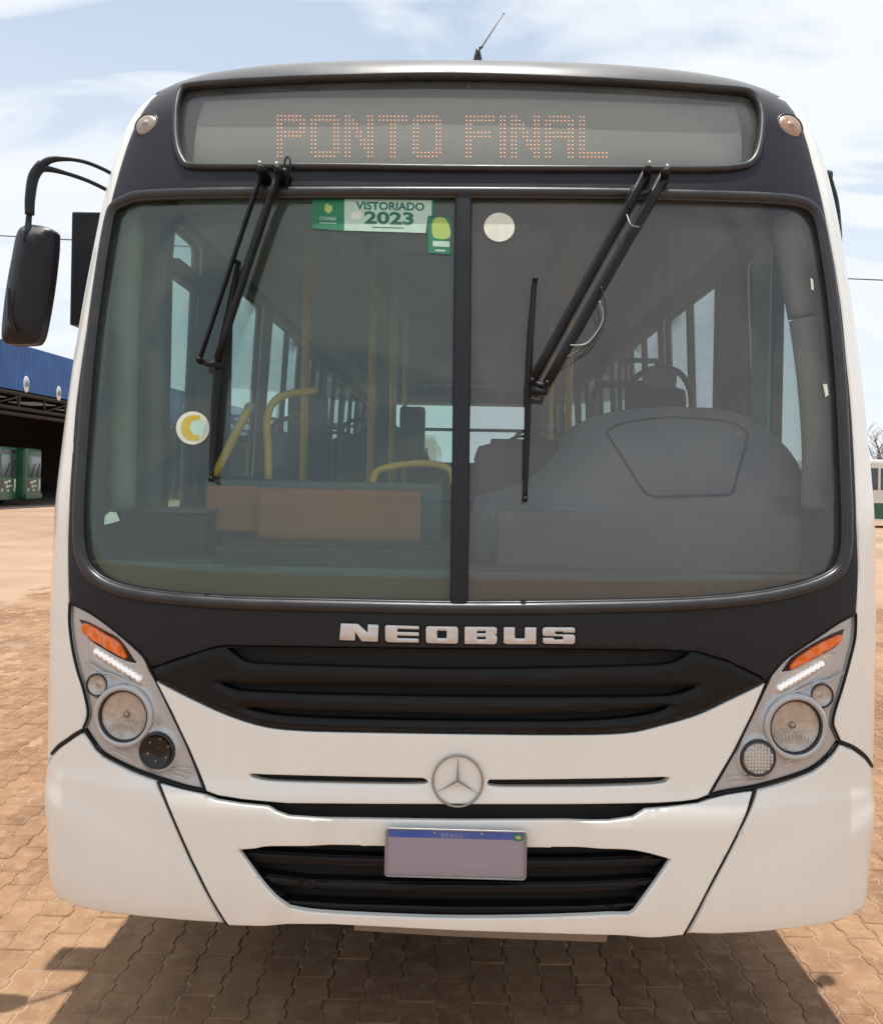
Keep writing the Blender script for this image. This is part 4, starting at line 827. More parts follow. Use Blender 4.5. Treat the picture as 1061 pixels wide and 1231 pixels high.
box('rear_header', (-1.1, BL - 1.25, 2.86), (1.1, BL - .9, 3.05), MT['int'], bus, .02)
# dashboard: wide grey cowl in front of the driver with a screwed hatch
DY = .60; dsf = plane_surf(DY)
cow = [(566, 640), (572, 600), (600, 590), (640, 572), (668, 546), (690, 515), (715, 500), (760, 491), (820, 489), (868, 492), (905, 506), (940, 532), (962, 565), (972, 610), (972, 690, 1), (566, 690, 1)]
q = uvp(curve(cow, 5), DY)
def cowl_h(s, v, d): t = np.clip(d / .24, 0, 1); return .20 * (1 - (1 - t) ** 2) ** .8
cowl = panel('dash_cowl', q, MT['dash'], bus, thick=(-.25, 0), rr=.01, step=.03, surf=dsf, hfun=cowl_h)
def cowl_pt(px, py, lift):   # point on the cowl under a pixel
    y = DY - .1
    for _ in range(12):
        p = at(px, py, y); pp = np.array([[p.x, p.z]]); h = float(cowl_h(0, 0, bdist(pp, [q]))[0]) if inside(pp, q)[0] else 0; y = DY - h - lift
    return at(px, py, y)
hatch = curve([(729, 520, 1), (738, 535), (772, 588), (784, 596), (800, 597), (868, 595), (880, 590), (886, 570), (897, 530), (897, 521), (890, 514), (868, 506), (800, 502), (745, 510)], 4)
hp = [cowl_pt(a[0], a[1], .001) for a in hatch]
tube('hatch_groove', hp, .0045, MT['seam'], cowl, 6, closed=True)
for a in ((737, 524), (888, 522)): p = cowl_pt(*a, .004); lathe('screw', [(0, .004), (.006, .003), (.008, 0)], p, (0, -1, .3), MT['steel'], cowl, 8)
box('dash_top', (-.05 + .10, DY + .05, 1.70), (1.16, 1.0, 1.93), MT['dark'], bus, .05)
a = at(597, 612, .40); b = at(965, 690, .40)
box('dash_fascia', (a.x, .39, 1.45), (1.12, .64, a.z), mat('fascia_grey', (.20, .19, .165), .6, nscale=4, namt=.3), bus, .03)
a = at(110, 684, .12)
xs_ = np.linspace(-1.30, 1.30, 41); bm = bmesh.new(); rows = []
for zt in (1.30, a.z + .01):
    fr_ = [Vector(p) for p in off_pt(Pbus, xs_, np.full(41, zt), -.05)]
    rows.append(([bm.verts.new((max(-1.2, min(1.2, p.x)), p.y, zt)) for p in fr_], [bm.verts.new((max(-1.2, min(1.2, p.x)), .52, zt)) for p in fr_]))
for i in range(40):
    for q_ in ((rows[1][0][i], rows[1][0][i + 1], rows[1][1][i + 1], rows[1][1][i]), (rows[0][0][i], rows[0][1][i], rows[0][1][i + 1], rows[0][0][i + 1]), (rows[0][0][i], rows[0][0][i + 1], rows[1][0][i + 1], rows[1][0][i]), (rows[0][1][i], rows[1][1][i], rows[1][1][i + 1], rows[0][1][i + 1])): bm.faces.new(q_)
bmesh.ops.remove_doubles(bm, verts=bm.verts[:], dist=1e-5)
from_bm('dash_shelf', bm, MT['dashgreen'], bus)
a, b = at(255, 672, .22), at(555, 672, .22); c = at(400, 652, .3)
box('dash_step', (a.x, .24, 1.40), (b.x, .60, c.z - .01), MT['dark'], bus, .02)
# left side: brown board, door box, beige trims
a, b = at(248, 583, .75), at(311, 640, .75)
box('brown_board', (a.x, .75, b.z), (b.x, .79, a.z), MT['brown'], bus, .01)
a, b = at(309, 586, .70), at(506, 653, .70)
box('brown_board', (a.x, .70, b.z), (b.x, .74, a.z), MT['brown'], bus, .02)
a, b = at(246, 576, .85), at(530, 660, .85)
box('engine_partition', (a.x, .84, FL), (b.x, .90, a.z), MT['dash'], bus, .015)
a, b = at(176, 616, .62), at(246, 690, .62)
box('door_box', (a.x, .62, 1.2), (b.x, .95, a.z), MT['dark'], bus, .02)
box('door_box_lid', (a.x - .01, .60, a.z), (b.x + .01, .97, a.z + .012), MT['int'], bus, .004)
# beige pillar covers beside the glass
for pts, r, m, y in (([(160, 262), (140, 360), (128, 440), (118, 520), (110, 612)], .045, 'beige', .50), ([(184, 300), (172, 420), (167, 540), (164, 690)], .035, 'int', .8), ([(945, 262), (955, 320), (966, 380)], .052, 'beige', .46), ([(965, 384), (975, 460), (983, 540), (987, 612)], .045, 'beige', .42)):
    P = [at(*p, y) for p in pts]
    for p in P: p.x = max(-1.17, min(1.17, p.x))
    tube('pillar_cover', smooth_pts(P, 5), r, MT[m], bus, 12)
# dark middle pillar and sun strip by the driver's window
a, b = at(862, 330, 1.12), at(905, 500, 1.12)
box('driver_pillar', (1.215, 1.31, FL), (1.25, 1.75, 2.9), MT['dark'], bus, .01)
a, b = at(903, 345, .95), at(926, 640, .95)
bm = bmesh.new(); add_box(bm, (1.215, 1.00, 1.75), (1.23, 1.20, 2.78)); from_bm('sun_strip', bm, MT['curtain'], bus)
box('window_post', (1.21, .93, 1.70), (1.25, .965, 2.78), MT['dark'], bus, .005)
# door frame bars on the left
box('door_bar', (-1.24, 1.12, 2.62), (-1.19, 1.52, 2.70), MT['dark'], bus, .005)
box('door_bar', (-1.25, .98, 1.1), (-1.215, 1.12, 2.88), MT['dark'], bus, .01)
box('door_bar', (-1.25, 1.53, 1.1), (-1.215, 2.08, 2.88), MT['dark'], bus, .01)
# steering wheel behind the cowl
c = Vector((.66, .95, 1.80)); F3 = frame_of(Vector((0, .35, .94))); bm = bmesh.new()
add_tube(bm, [c + F3 @ Vector((.23 * math.cos(a), .23 * math.sin(a), 0)) for a in np.linspace(0, 2 * math.pi, 33)[:-1]], .014, 8, True)
sw = from_bm('steering_wheel', bm, MT['dark'], bus, True)
for k in range(4): a = R_(45 + 90 * k); tube('wheel_spoke', [c, c + F3 @ Vector((.22 * math.cos(a), .22 * math.sin(a), 0))], .010, MT['dark'], sw, 6)
lathe('wheel_hub', [(0, .03), (.04, .025), (.05, 0), (.03, -.25), (0, -.3)], c, F3 @ Vector((0, 0, 1)), MT['dark'], sw, 12)
# driver's seat
ds = empty('driver_seat', parent=bus, size=.1)
box('seat_cushion', (.42, 1.25, 1.38), (.92, 1.75, 1.52), MT['dark'], ds, .05); box('seat_base', (.55, 1.35, FL), (.8, 1.65, 1.38), MT['dark'], ds, .02)
a, b = at(752, 463, 1.75), at(826, 520, 1.75); box('seat_back', (a.x, 1.72, 1.45), (b.x, 1.84, a.z), MT['dark'], ds, .06)
a, b = at(775, 443, 1.78), at(811, 468, 1.78); box('headrest', (a.x, 1.72, b.z), (b.x, 1.82, a.z), MT['dash'], ds, .03)
P = [at(*p, 2.0) for p in ((755, 500), (755, 470), (764, 454), (782, 444), (800, 442), (818, 450), (829, 470), (831, 500))]
tube('seat_hoop', smooth_pts(P, 5), .016, MT['dark'], bus, 8)
P = [at(*p, 2.3) for p in ((714, 510), (714, 478), (720, 465), (735, 462), (790, 462))]
tube('guard_rail', smooth_pts(P, 5), .022, MT['dark'], bus, 8)
P = [at(*p, 2.8) for p in ((745, 500), (745, 440), (750, 434), (780, 434), (790, 440), (792, 500))]
tube('guard_rail', smooth_pts(P, 5), .016, MT['dark'], bus, 8)
box('driver_partition', (.16, 2.12, FL), (1.18, 2.16, 2.02), MT['dark'], bus, .01)
box('console', (.05, 1.0, FL), (.40, 1.9, 1.60), MT['dash'], bus, .08)
# yellow rails
def rail(pts, r=.017, m='yellow', name='grab_rail', n=5): return tube(name, smooth_pts([at(*p[:2], p[2]) for p in pts], n), r, MT[m], bus, 10)
rail([(258, 572, .50), (279, 530, .54), (299, 491, .58)], .0155); lathe('rail_end', [(0, .004), (.019, .003), (.019, -.003), (0, -.004)], at(300, 490, .57), (0, -1, 0), MT['ceil'], bus, 14)
rail([(323, 576, .66), (322, 535, .66), (321, 505, .66), (328, 485, .68), (345, 474, .72), (380, 470, .8)], .0145)
rail([(448, 580, .64), (453, 567, .64), (470, 561, .64), (500, 557, .64), (527, 559, .64), (541, 566, .64), (545, 582, .64)], .0125)
for x, y, yy, r in ((366, 300, 1.6, .019), (446, 300, 1.9, .019), (472, 320, 2.4, .02), (486, 430, 3.6, .017), (683, 440, 2.0, .018), (661, 450, 3.6, .018)):
    p = at(x, 500, yy); tube('grab_pole', [(p.x, p.y, FL), (p.x, p.y, 3.08)], r, MT['yellow'], bus, 10)
for x in (-.42, .42): tube('ceiling_rail', [(x, 1.5, 2.98), (x, BL - 1.5, 2.98)], .014, MT['int'], bus, 8)
# passenger seats: one built, the others copied with their parts
seat0 = empty('passenger_seat', (-.78, 2.6, FL), parent=bus, size=.1)
seatbm = bmesh.new(); add_box(seatbm, (-.42, -.25, .36), (.42, .2, .44), .03); from_bm('cushion', seatbm, MT['seatblue'], seat0)
for x in (-.22, .22):
    bm = bmesh.new(); add_box(bm, (x - .2, .17, .40), (x + .2, .24, 1.02), .05); from_bm('seat_back', bm, MT['seatblue'], seat0)
    bm = bmesh.new(); add_tube(bm, smooth_pts([(x - .19, .26, .7), (x - .18, .26, .98), (x - .12, .26, 1.10), (x + .12, .26, 1.10), (x + .18, .26, .98), (x + .19, .26, .7)], 4), .013, 8); from_bm('hand_hoop', bm, MT['dark'], seat0, True)
bm = bmesh.new(); add_box(bm, (-.04, -.05, 0), (.04, .05, .38)); from_bm('seat_leg', bm, MT['dark'], seat0)
for sx in (-1, 1):
    for k in range(8):
        y = 2.6 + .82 * k
        if sx < 0 and k == 0: continue
        if sx > 0 and k == 0: continue
        r = seat0.copy(); C.objects.link(r); r.location = (.78 * sx, y, FL); r.parent = bus
        for ch in seat0.children: c_ = ch.copy(); C.objects.link(c_); c_.parent = r
# raised passenger silhouettes of fittings: ticket reader and posts on the left
a, b = at(345, 472, 1.9), at(392, 575, 1.9); box('seat_screen', (a.x, 1.9, b.z), (b.x, 1.96, a.z), MT['seatblue'], bus, .03)
lathe('screen_eyelet', [(.03, 0), (.035, .01), (.022, .012), (.018, 0)], at(356, 502, 1.88), (0, -1, 0), MT['ceil'], bus, 14)
box('ticket_reader', (-.34, 2.3, 1.9), (-.2, 2.42, 2.2), MT['dark'], bus, .02)
box('rear_bench', (-1.1, BL - 1.45, FL), (1.1, BL - .85, 1.55), MT['seatblue'], bus, .04)
tube('rear_rail', [(-1.1, BL - 1.5, 2.48), (1.1, BL - 1.5, 2.48)], .022, MT['dark'], bus, 8)

# ================================================================== GROUND
def vnoise(x, y, sc=1.0, seed=0):
    r = np.random.default_rng(seed).random((64, 64)); x = x * sc; y = y * sc; i = np.floor(x).astype(int); j = np.floor(y).astype(int); fx = x - i; fy = y - j; fx = fx * fx * (3 - 2 * fx); fy = fy * fy * (3 - 2 * fy)
    g = lambda a, b: r[a % 64, b % 64]
    return (g(i, j) * (1 - fx) + g(i + 1, j) * fx) * (1 - fy) + (g(i, j + 1) * (1 - fx) + g(i + 1, j + 1) * fx) * fy
def ground_mat(name, paver):
    m = bpy.data.materials.new(name); m.use_nodes = True; nt = m.node_tree; b = nt.nodes['Principled BSDF']; b.inputs['Roughness'].default_value = .93; b.inputs['Specular IOR Level'].default_value = .15
    g = N(nt, 'ShaderNodeNewGeometry'); P_ = g.outputs['Position']
    def noise(s, d=5., r=.6):
        n = N(nt, 'ShaderNodeTexNoise', i_Scale=s, i_Detail=d, i_Roughness=r); nt.links.new(P_, n.inputs['Vector']); return n.outputs['Fac']
    def ramp(src, a, b_, lo=0., hi=1.): r = N(nt, 'ShaderNodeMapRange', n1=a, n2=b_, n3=lo, n4=hi); nt.links.new(src, r.inputs[0]); return r.outputs[0]
    def mix(f, a, b_, mode='MIX'):
        x = N(nt, 'ShaderNodeMix', data_type='RGBA', blend_type=mode)
        if isinstance(f, float): x.inputs[0].default_value = f
        else: nt.links.new(f, x.inputs[0])
        for i, c in ((6, a), (7, b_)):
            if isinstance(c, tuple): x.inputs[i].default_value = (*c, 1)
            else: nt.links.new(c, x.inputs[i])
        return x.outputs[2]
    if paver:
        ri = ramp(g.outputs['Random Per Island'], 0, 1, 0, 1)
        col = mix(ri, (.225, .126, .074), (.35, .205, .122)); col = mix(ramp(noise(2.3), .4, .7, 0, .7), col, (.22, .105, .055)); col = mix(ramp(noise(.7), .42, .65, 0, .8), col, (.43, .26, .14)); col = mix(ramp(noise(9., 6.), .5, .7, 0, .45), col, (.15, .085, .055))
        col = mix(ramp(noise(14., 4.), .5, .75, 0, .6), col, (.50, .35, .22))
    else:
        col = mix(ramp(noise(.5), .35, .68), (.37, .24, .155), (.45, .315, .215)); col = mix(ramp(noise(.11), .5, .68, 0, .7), col, (.24, .15, .10))
        mpn = N(nt, 'ShaderNodeMapping'); mpn.inputs['Scale'].default_value = (.12, 1.3, 1); nt.links.new(P_, mpn.inputs[0]); n = N(nt, 'ShaderNodeTexNoise', i_Scale=.8, i_Detail=5.); nt.links.new(mpn.outputs[0], n.inputs['Vector'])
        col = mix(ramp(n.outputs['Fac'], .54, .68, 0, .55), col, (.27, .18, .13))
    v = N(nt, 'ShaderNodeTexVoronoi', i_Scale=240.0); nt.links.new(P_, v.inputs['Vector']); col = mix(ramp(v.outputs['Distance'], 0, .35, .55, 0), col, (.62, .50, .38))
    v2 = N(nt, 'ShaderNodeTexVoronoi', i_Scale=130.0); nt.links.new(P_, v2.inputs['Vector']); col = mix(ramp(v2.outputs['Distance'], 0, .3, .5, 0), col, (.14, .08, .055))
    nt.links.new(col, b.inputs['Base Color'])
    h = N(nt, 'ShaderNodeMath', operation='ADD'); nt.links.new(noise(170., 4., .7), h.inputs[0]); nt.links.new(noise(30., 4.), h.inputs[1])
    bp = N(nt, 'ShaderNodeBump', i_Strength=.8, i_Distance=.006); nt.links.new(h.outputs[0], bp.inputs['Height']); nt.links.new(bp.outputs[0], b.inputs['Normal'])
    return m
MG = ground_mat('sandy_earth', False); MP = ground_mat('dusty_paver', True)
# one sheet to the horizon, finer near the bus; sand lies over the pavers in uneven drifts
def sand_z(x, y):
    d = np.hypot(x, y + 2.4); lay = np.clip((d - 6.5) / 8.0, 0, 1); n = vnoise(x, y, 1.1, 3) * .6 + vnoise(x, y, 3.1, 4) * .4
    edge = np.maximum(np.abs(x) - 6.2, 0) + np.maximum(y - 12.2, 0) + np.maximum(-4.2 - y, 0)
    return -.0068 + .0075 * vnoise(x, y, 5.3, 8) * vnoise(x, y, 1.3, 9) ** .5 + lay * (.0015 + .011 * (n - .35)) + np.clip(edge, 0, 1) * .012
xs = np.r_[-1200, -500, -200, -90, -40, -20, -12, np.arange(-8, 8.01, .12), 12, 20, 40, 90, 200, 500, 1200]; ys = np.r_[-600, -200, -60, -25, -12, np.arange(-6, 15.01, .12), 20, 30, 45, 70, 120, 250, 600, 1500]
X, Y = np.meshgrid(xs, ys); Zg = sand_z(X, Y); nx = len(xs)
me = bpy.data.meshes.new('ground'); me.from_pydata(np.stack([X.ravel(), Y.ravel(), Zg.ravel()], -1).tolist(), [], [(j * nx + i, j * nx + i + 1, (j + 1) * nx + i + 1, (j + 1) * nx + i) for j in range(len(ys) - 1) for i in range(nx - 1)])
for p in me.polygons: p.use_smooth = True
ground = tag(link('ground', me, MG), kind='structure')
# interlocking pavers
PW, PLn = .125, .25
def zig(y):
    t = (y / (PLn / 2)) % 1.0; return .016 * (np.clip(t / .12, 0, 1) - np.clip((t - .46) / .12, 0, 1)) if True else 0
yy = np.array([0, .015, .0575, .0725, .125, .140, .1825, .1975, .25]); zx = np.array([0, .013, .013, 0, 0, .013, .013, 0, 0])
def paver_poly(g=.0028):
    L = [(zx[i] , yy[i]) for i in range(len(yy))]; Rr_ = [(PW + zx[i], yy[i]) for i in range(len(yy))]
    P = np.array(Rr_ + L[::-1]) - np.array([PW / 2, PLn / 2]); return inset(P, g)
pp0 = paver_poly(.0022); pp1 = inset(pp0, .004); PT, PN = .022, len(pp0)
def paver_geo(cx, cy, dz, tx, ty, k=0):
    a = np.c_[pp1, np.zeros(PN)]; b = np.c_[pp0, np.full(PN, -.004)]; c = np.c_[pp0, np.full(PN, -PT)]; V = np.concatenate([a, b, c]); V[:, 2] += dz + V[:, 0] * tx + V[:, 1] * ty; V[:, 0] += cx; V[:, 1] += cy
    F = [tuple(range(k, k + PN))]
    for r in (0, 1): F += [(k + r * PN + i, k + (r + 1) * PN + i, k + (r + 1) * PN + (i + 1) % PN, k + r * PN + (i + 1) % PN) for i in range(PN)]
    return V, F
cells = []
for i, x in enumerate(np.arange(-7.0, 7.0, PW)):
    for y in np.arange(-5.0 + (PLn / 2 if i % 2 else 0), 13.2, PLn): cells.append((x, y))
cells = np.array(cells); pj = project(np.c_[cells, np.zeros(len(cells))]); dep = cells[:, 1] + CAM_D
vis = (dep > .5) & (pj[:, 0] > -25) & (pj[:, 0] < 1086) & (pj[:, 1] < 1262) & ((pj[:, 1] > 1100) | (pj[:, 0] < 66) | (pj[:, 0] > 1040))
order = np.argsort(np.where(vis, dep, 1e6)); top300 = set(order[:300].tolist())
paving = tag(empty('paving', size=.5), kind='structure')
V, F = paver_geo(0, 0, 0, 0, 0); pm = bpy.data.meshes.new('paver'); pm.from_pydata(V.tolist(), [], F); pm.materials.append(None)
mat_p = [MP] + [None] * 2
def pav_mat(i, c):
    m = MP.copy(); m.name = 'dusty_paver_%d' % i
    for n in m.node_tree.nodes:
        if n.type == 'MAP_RANGE' and n.inputs[0].is_linked and n.inputs[0].links[0].from_socket.name == 'Random Per Island': n.inputs[3].default_value = c; n.inputs[4].default_value = c
    return m
pms = []
for i in range(5):
    q_ = pm.copy(); q_.materials.clear(); q_.materials.append(pav_mat(i, i / 4)); pms.append(q_)
for k in sorted(top300):
    o = bpy.data.objects.new('paver', pms[random.randrange(5)]); C.objects.link(o); o.parent = paving; o.location = (cells[k, 0], cells[k, 1], random.uniform(-.0018, .0018)); o.rotation_euler = (random.gauss(0, .006), random.gauss(0, .008), random.gauss(0, .004))
VV, FF = [], []; k = 0
for j in range(len(cells)):
    if j in top300: continue
    V, F = paver_geo(cells[j, 0], cells[j, 1], random.uniform(-.0018, .0018), random.gauss(0, .008), random.gauss(0, .006), k); VV.append(V); FF += F; k += len(V)
me = bpy.data.meshes.new('paver_field'); me.from_pydata(np.concatenate(VV).tolist(), [], FF); tag(link('paver_field', me, MP, paving), kind='stuff')

# ================================================================== BACKGROUND
# open depot shed on the left: long blue corrugated fascia, posts, lattice beam, dark inside
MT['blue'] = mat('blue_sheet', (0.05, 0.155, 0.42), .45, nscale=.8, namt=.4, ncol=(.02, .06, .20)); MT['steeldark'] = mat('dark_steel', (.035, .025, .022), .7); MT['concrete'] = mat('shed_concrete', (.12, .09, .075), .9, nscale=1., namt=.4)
FA = Vector((-24.35 + .05 * 24, 24 - CAM_D, 0)); FD = Vector((.05, 1, 0)).normalized(); FN = Vector((1, -.05, 0)).normalized()     # fascia line, direction, outward
dep_ = empty('depot_shed', tuple(FA), size=2); tag(dep_, 'long open depot shed with blue corrugated fascia above the parked green buses', 'depot building')
dep_.rotation_euler = (0, 0, 0)
def W3(t, o, z): return FD * t + FN * o + Vector((0, 0, z))
LEN = 95
for k in range(int(LEN / .95)):       # corrugated sheets, 0.95 m wide each
    bm = bmesh.new(); t0 = k * .95; n = 20; top, bo = 8.28, 5.95; vs = []
    for i in range(n + 1):
        t = t0 + (.95 + .02) * i / n; o = .035 * (1 if (i % 4) in (1, 2) else -1) + (.004 if k % 2 else 0)
        vs.append((bm.verts.new(W3(t, o, bo - random.random() * .0)), bm.verts.new(W3(t, o, top)), bm.verts.new(W3(t, o - .004, bo)), bm.verts.new(W3(t, o - .004, top))))
    for a, b in zip(vs, vs[1:]): bm.faces.new((a[0], b[0], b[1], a[1])); bm.faces.new((b[2], a[2], a[3], b[3])); bm.faces.new((a[1], b[1], b[3], a[3])); bm.faces.new((a[0], a[2], b[2], b[0]))
    from_bm('fascia_sheet', bm, MT['blue'], dep_)
def beam(name, a, b, w, m=None):
    return tube(name, [a, b], w, m or MT['steeldark'], dep_, 4)
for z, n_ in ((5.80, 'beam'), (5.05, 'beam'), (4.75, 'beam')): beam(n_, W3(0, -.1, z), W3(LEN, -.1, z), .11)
for k in range(int(LEN / 2.4)):
    t = k * 2.4; beam('beam_web', W3(t, -.1, 5.75), W3(t, -.1, 5.05), .06); beam('beam_web', W3(t, -.1, 5.08), W3(t + 1.6 * (1 if k % 2 else -1) + (1.2 if k % 2 else 1.2), -.1, 5.75), .045)
for k in range(8): beam('post', W3(3 + k * 12.5, -.3, 0), W3(3 + k * 12.5, -.3, 5.9), .13)
def slab(name, t0, t1, o0, o1, z0, z1, m):
    bm = bmesh.new(); v = [bm.verts.new(W3(t, o, z)) for z in (z0, z1) for t, o in ((t0, o0), (t1, o0), (t1, o1), (t0, o1))]
    for f in ((0, 1, 2, 3), (4, 5, 6, 7), (0, 1, 5, 4), (1, 2, 6, 5), (2, 3, 7, 6), (3, 0, 4, 7)): bm.faces.new([v[i] for i in f])
    return from_bm(name, bm, m, dep_)
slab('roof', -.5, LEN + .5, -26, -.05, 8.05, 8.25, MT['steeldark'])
for k in range(12): slab('roof_glow', 2 + k * 8, 5.5 + k * 8, -19, -16.5, 8.0, 8.04, mat('glow_sheet', (.5, .42, .36), .8, emit=(1, .85, .7), estr=.12)); slab('back_wall', 0, LEN, -26, -25.7, 0, 8.05, MT['concrete']); slab('end_wall', -.2, 0, -26, -.5, 0, 8.0, MT['concrete']); slab('end_wall', LEN, LEN + .2, -26, -.5, 0, 8.0, MT['concrete'])  # strips added under the solid roof; their emission stands in for daylight
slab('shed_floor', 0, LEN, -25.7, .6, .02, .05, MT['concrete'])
def sign_disc(px_, py_, d, r):
    # where the sight line meets the fascia plane
    p0 = at(px_, py_, 0); o = Vector((CAM_X, -CAM_D, CAM_H)); dr = p0 - o; t = ((FA + FN * .06) - o).dot(FN) / dr.dot(FN); p = o + dr * t
    s_ = lathe('round_sign', [(0, .02), (r * .9, .02), (r, .01), (r, -.02)], p - FA, FN, mat('sign_white', (.62, .66, .70), .5), dep_, 24, .62)
    for k in range(3): box('sign_mark', tuple(p - FA + Vector((.05, -.35 * r + k * .22 * r, -.3 * r + (k % 2) * .3 * r))), tuple(p - FA + Vector((.09, -.2 * r + k * .22 * r, .15 * r + (k % 2) * .25 * r))), MT['steel'], s_)
sign_disc(32, 462, 44, .42); sign_disc(71, 473, 48, .40)
# --- buses parked in and beside the shed
MT['bgreen'] = mat('green_paint', (.008, .10, .045), .35, coat=.3, nscale=1, namt=.3); MT['bglass'] = mat('dark_bus_glass', (.02, .03, .035), .12, coat=.5, nscale=2, namt=.6, ncol=(.10, .13, .15)); MT['bwhite'] = mat('far_white_paint', (.68, .67, .62), .4, nscale=1, namt=.2); MT['bred'] = mat('dark_red_print', (.20, .03, .025), .5)
def small_bus(loc, rz, label, front, length=11.0, group=None, lower=None, number=None):
    r = empty('parked_bus', loc, rz, size=1); tag(r, label, 'bus', group)      # front faces local -Y
    W_, Hh = 1.25, 3.15
    bm = bmesh.new(); add_box(bm, (-W_, 0, .35), (W_, length, Hh), .16); b = from_bm('body', bm, MT['bgreen'] if not lower else MT['bwhite'], r, False)
    if lower:
        box('lower_panel', (-W_ - .012, .06, .40), (W_ + .012, length - .06, 1.15), MT['bgreen'], r, .01); box('skirt', (-W_ - .02, .05, .34), (W_ + .02, length - .05, .42), MT['bwhite'], r, .01)
    gs_m = MT['bglass']
    for side in (-1, 1):
        for k in range(7): y = .9 + k * (length - 1.4) / 7; box('window', (side * W_ - .012, y, 1.75), (side * W_ + .012, y + (length - 1.4) / 7 - .12, 2.75), gs_m, r, .005)
    ws = box('windscreen', (-1.05, -.014, 1.55), (1.05, .03, 2.72), gs_m, r, .02)
    box('destination_board', (-.85, -.012, 2.80), (.85, .03, 3.0), MT['darklamp'], r, .01)
    for x in (-.85, .85): lathe('headlight', [(0, .03), (.11, .02), (.13, 0)], (x, 0, .85), (0, -1, 0), MT['reflector'], r, 14)
    box('bumper', (-1.24, -.05, .36), (1.24, .1, .66), MT['bgreen'] if front else MT['bwhite'], r, .03)
    if front:  # white lettering blocks and red flash as on the depot's fleet
        for (x0, x1, z0, z1, mm) in ((-.95, -.70, .75, 1.45, 'bred'), (-.55, -.15, 1.20, 1.34, 'bwhite'), (-.35, .05, 1.0, 1.12, 'bwhite'), (-.1, .3, 1.28, 1.40, 'bwhite'), (.1, .45, 1.05, 1.13, 'bwhite'), (.75, 1.0, .95, 1.45, 'bwhite'), (-.2, .1, .80, .90, 'bwhite')):
            box('livery_block', (x0, -.01, z0), (x1, .02, z1), MT[mm], r)
        tube('wiper', [(-.5, -.03, 1.6), (.1, -.03, 2.3)], .015, MT['dark'], r, 6); tube('wiper', [(.4, -.03, 1.6), (.8, -.03, 2.3)], .015, MT['dark'], r, 6)
    for y in (2.3, length - 2.9):
        for sd in (-1, 1): lathe('wheel', [(0, .01), (.25, .0), (.28, .03), (.48, .02), (.5, -.03), (.5, -.25)], (sd * 1.2, y, .5), (sd, 0, 0), MT['tyre'], r, 20)
    if number:
        cu = bpy.data.curves.new('t', 'FONT'); cu.body = number; cu.size = .62; cu.offset = .01; to = bpy.data.objects.new('t', cu); C.objects.link(to)
        me = bpy.data.meshes.new_from_object(to.evaluated_get(bpy.context.evaluated_depsgraph_get())); bpy.data.objects.remove(to)
        o = link('fleet_number', me, MT['dark'], r); o.location = (-W_ - .016, 7.05, 1.22); o.rotation_euler = (math.pi / 2, 0, -math.pi / 2)
    return r
g_ = 'green buses parked under the shed'
RZ = R_(98)
def put(px_, d): a = at(px_, 560, d - CAM_D); return (a.x, a.y, 0)
small_bus(put(41.5, 47), RZ, 'green bus under the shed, the one nearer the white bus with clear windscreen', True, group=g_)
small_bus(put(11, 44.5), RZ, 'green bus under the shed at the photo\'s left edge with bluish windscreen', True, group=g_)
small_bus((17.0 + 11.5, 38.5, 0), R_(90), 'white and green bus seen side on beyond the right edge of the white bus', False, 13.0, lower=True, number='2')
rb = small_bus((-1.9, 22.0, 0), R_(0), 'pale bus parked behind the white bus, seen through its rear window', False, 11.0, lower=True)
# bare trees behind the right-hand bus
MT['bark'] = mat('bare_bark', (.16, .12, .10), .9)
def bare_tree(x, y, h, seed, label):
    rd = random.Random(seed); r = empty('bare_tree', (x, y, 0), size=1); tag(r, label, 'tree', 'leafless trees behind the right-hand bus')
    tb = bmesh.new(); cb = bmesh.new()
    def grow(bm, p, d, L, w, lev):
        q = p + d * L * .5 + Vector((rd.uniform(-1, 1), rd.uniform(-1, 1), 0)) * L * .06; e = p + d * L; add_tube(bm, [p, q, e], [w, w * .8, w * .6], 5 if lev < 2 else 3)
        if lev >= 5 or L < .25: return
        for k in range(rd.choice((3, 3, 4)) if lev < 4 else 3):
            nd = (d + Vector((rd.gauss(0, .55), rd.gauss(0, .55), rd.gauss(.15, .3)))).normalized(); grow(cb, q.lerp(e, rd.uniform(.3, 1)), nd, L * rd.uniform(.62, .82), w * .55, lev + 1)
    grow(tb, Vector((0, 0, 0)), Vector((rd.uniform(-.1, .1), rd.uniform(-.1, .1), 1)).normalized(), h * .30, h * .022, 0)
    from_bm('trunk', tb, MT['bark'], r); tag(from_bm('crown', cb, MT['bark'], r), kind='stuff')
for i, (px_, d, h, lab) in enumerate(((1050, 58, 7.2, 'bare leafless tree rising just right of the white bus behind the parked bus'), (1078, 62, 8.2, 'bare leafless tree at the right edge, taller, behind the parked bus'), (1008, 66, 6.0, 'bare leafless tree seen dimly through the driver\'s side windows'), (925, 60, 5.6, 'small bare tree low behind the driver\'s window'), (1120, 60, 7.5, 'bare leafless tree beyond the right edge of the frame'))):
    a = at(px_, 560, d - CAM_D); bare_tree(a.x, a.y, h, 11 + i, lab)
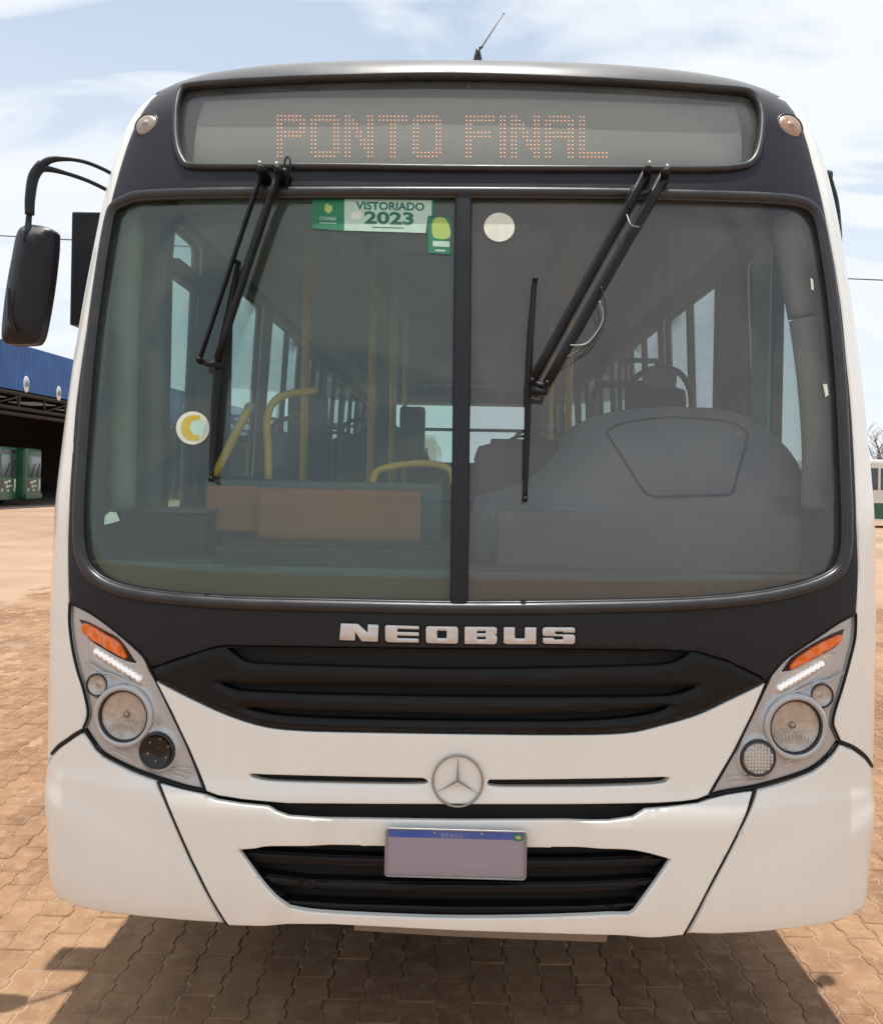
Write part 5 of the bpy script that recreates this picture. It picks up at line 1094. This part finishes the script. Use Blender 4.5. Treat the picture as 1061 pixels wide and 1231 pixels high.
# overhead line with its two poles out to the sides
def cable(y, a, b, sag, r=.012, n=24):
    A, B = at(*a, y), at(*b, y); ext = (B - A); A = A - ext * .75; B = B + ext * .75
    return tube('power_line', [A.lerp(B, t / n) - Vector((0, 0, sag * 4 * (t / n) * (1 - t / n) - sag * .75)) for t in range(n + 1)], r, MT['dark'], None, 5), A, B
ln, A, B = cable(24 - CAM_D, (0, 282), (1061, 335.5), .35, .017); tag(ln, 'thin dark overhead cable crossing the sky behind the white bus', 'cable')
for q_, lab in ((A, 'round utility pole carrying the overhead cable, left end'), (B, 'round utility pole carrying the overhead cable, right end')):
    o = lathe('utility_pole', [(.16, 0), (.14, 4), (.11, q_.z + .4), (0, q_.z + .42)], (q_.x, q_.y + .12, 0), (0, 0, 1), MT['concrete'], None, 14); tag(o, lab, 'pole', 'poles of the overhead cable')
# low belt of scrub far off, one mass along the horizon
rs_ = np.random.default_rng(5); VV = []; FF = []; k = 0
for i in range(260):
    a = rs_.uniform(-1.45, 1.45); d = rs_.uniform(135, 190); cx_, cy_ = d * math.sin(a), d * math.cos(a); h = rs_.uniform(1.8, 3.8); w_ = rs_.uniform(1.5, 4)
    n_ = 60; p = rs_.normal(0, 1, (n_, 3)); p /= np.linalg.norm(p, axis=1, keepdims=True); p *= rs_.uniform(.5, 1, (n_, 1)) ** .5; P = np.c_[cx_ + p[:, 0] * w_, cy_ + p[:, 1] * w_, h * .5 + p[:, 2] * h * .5]
    for q_ in P:
        u_ = rs_.normal(0, 1, (2, 3)); u_ /= np.linalg.norm(u_, axis=1, keepdims=True); u_ *= rs_.uniform(.25, .6); q_[2] = max(q_[2], .1); VV += [q_ - u_[0], q_ + u_[1], q_ + u_[0], q_ - u_[1]]; FF.append((k, k + 1, k + 2, k + 3)); k += 4
me = bpy.data.meshes.new('distant_scrub'); me.from_pydata([tuple(v) for v in VV], [], FF); tag(link('distant_scrub', me, mat('dry_scrub', (.09, .095, .055), .9, nscale=.1, namt=.6, ncol=(.14, .115, .075))), 'low belt of dry scrub along the far horizon', 'scrub', kind='stuff')
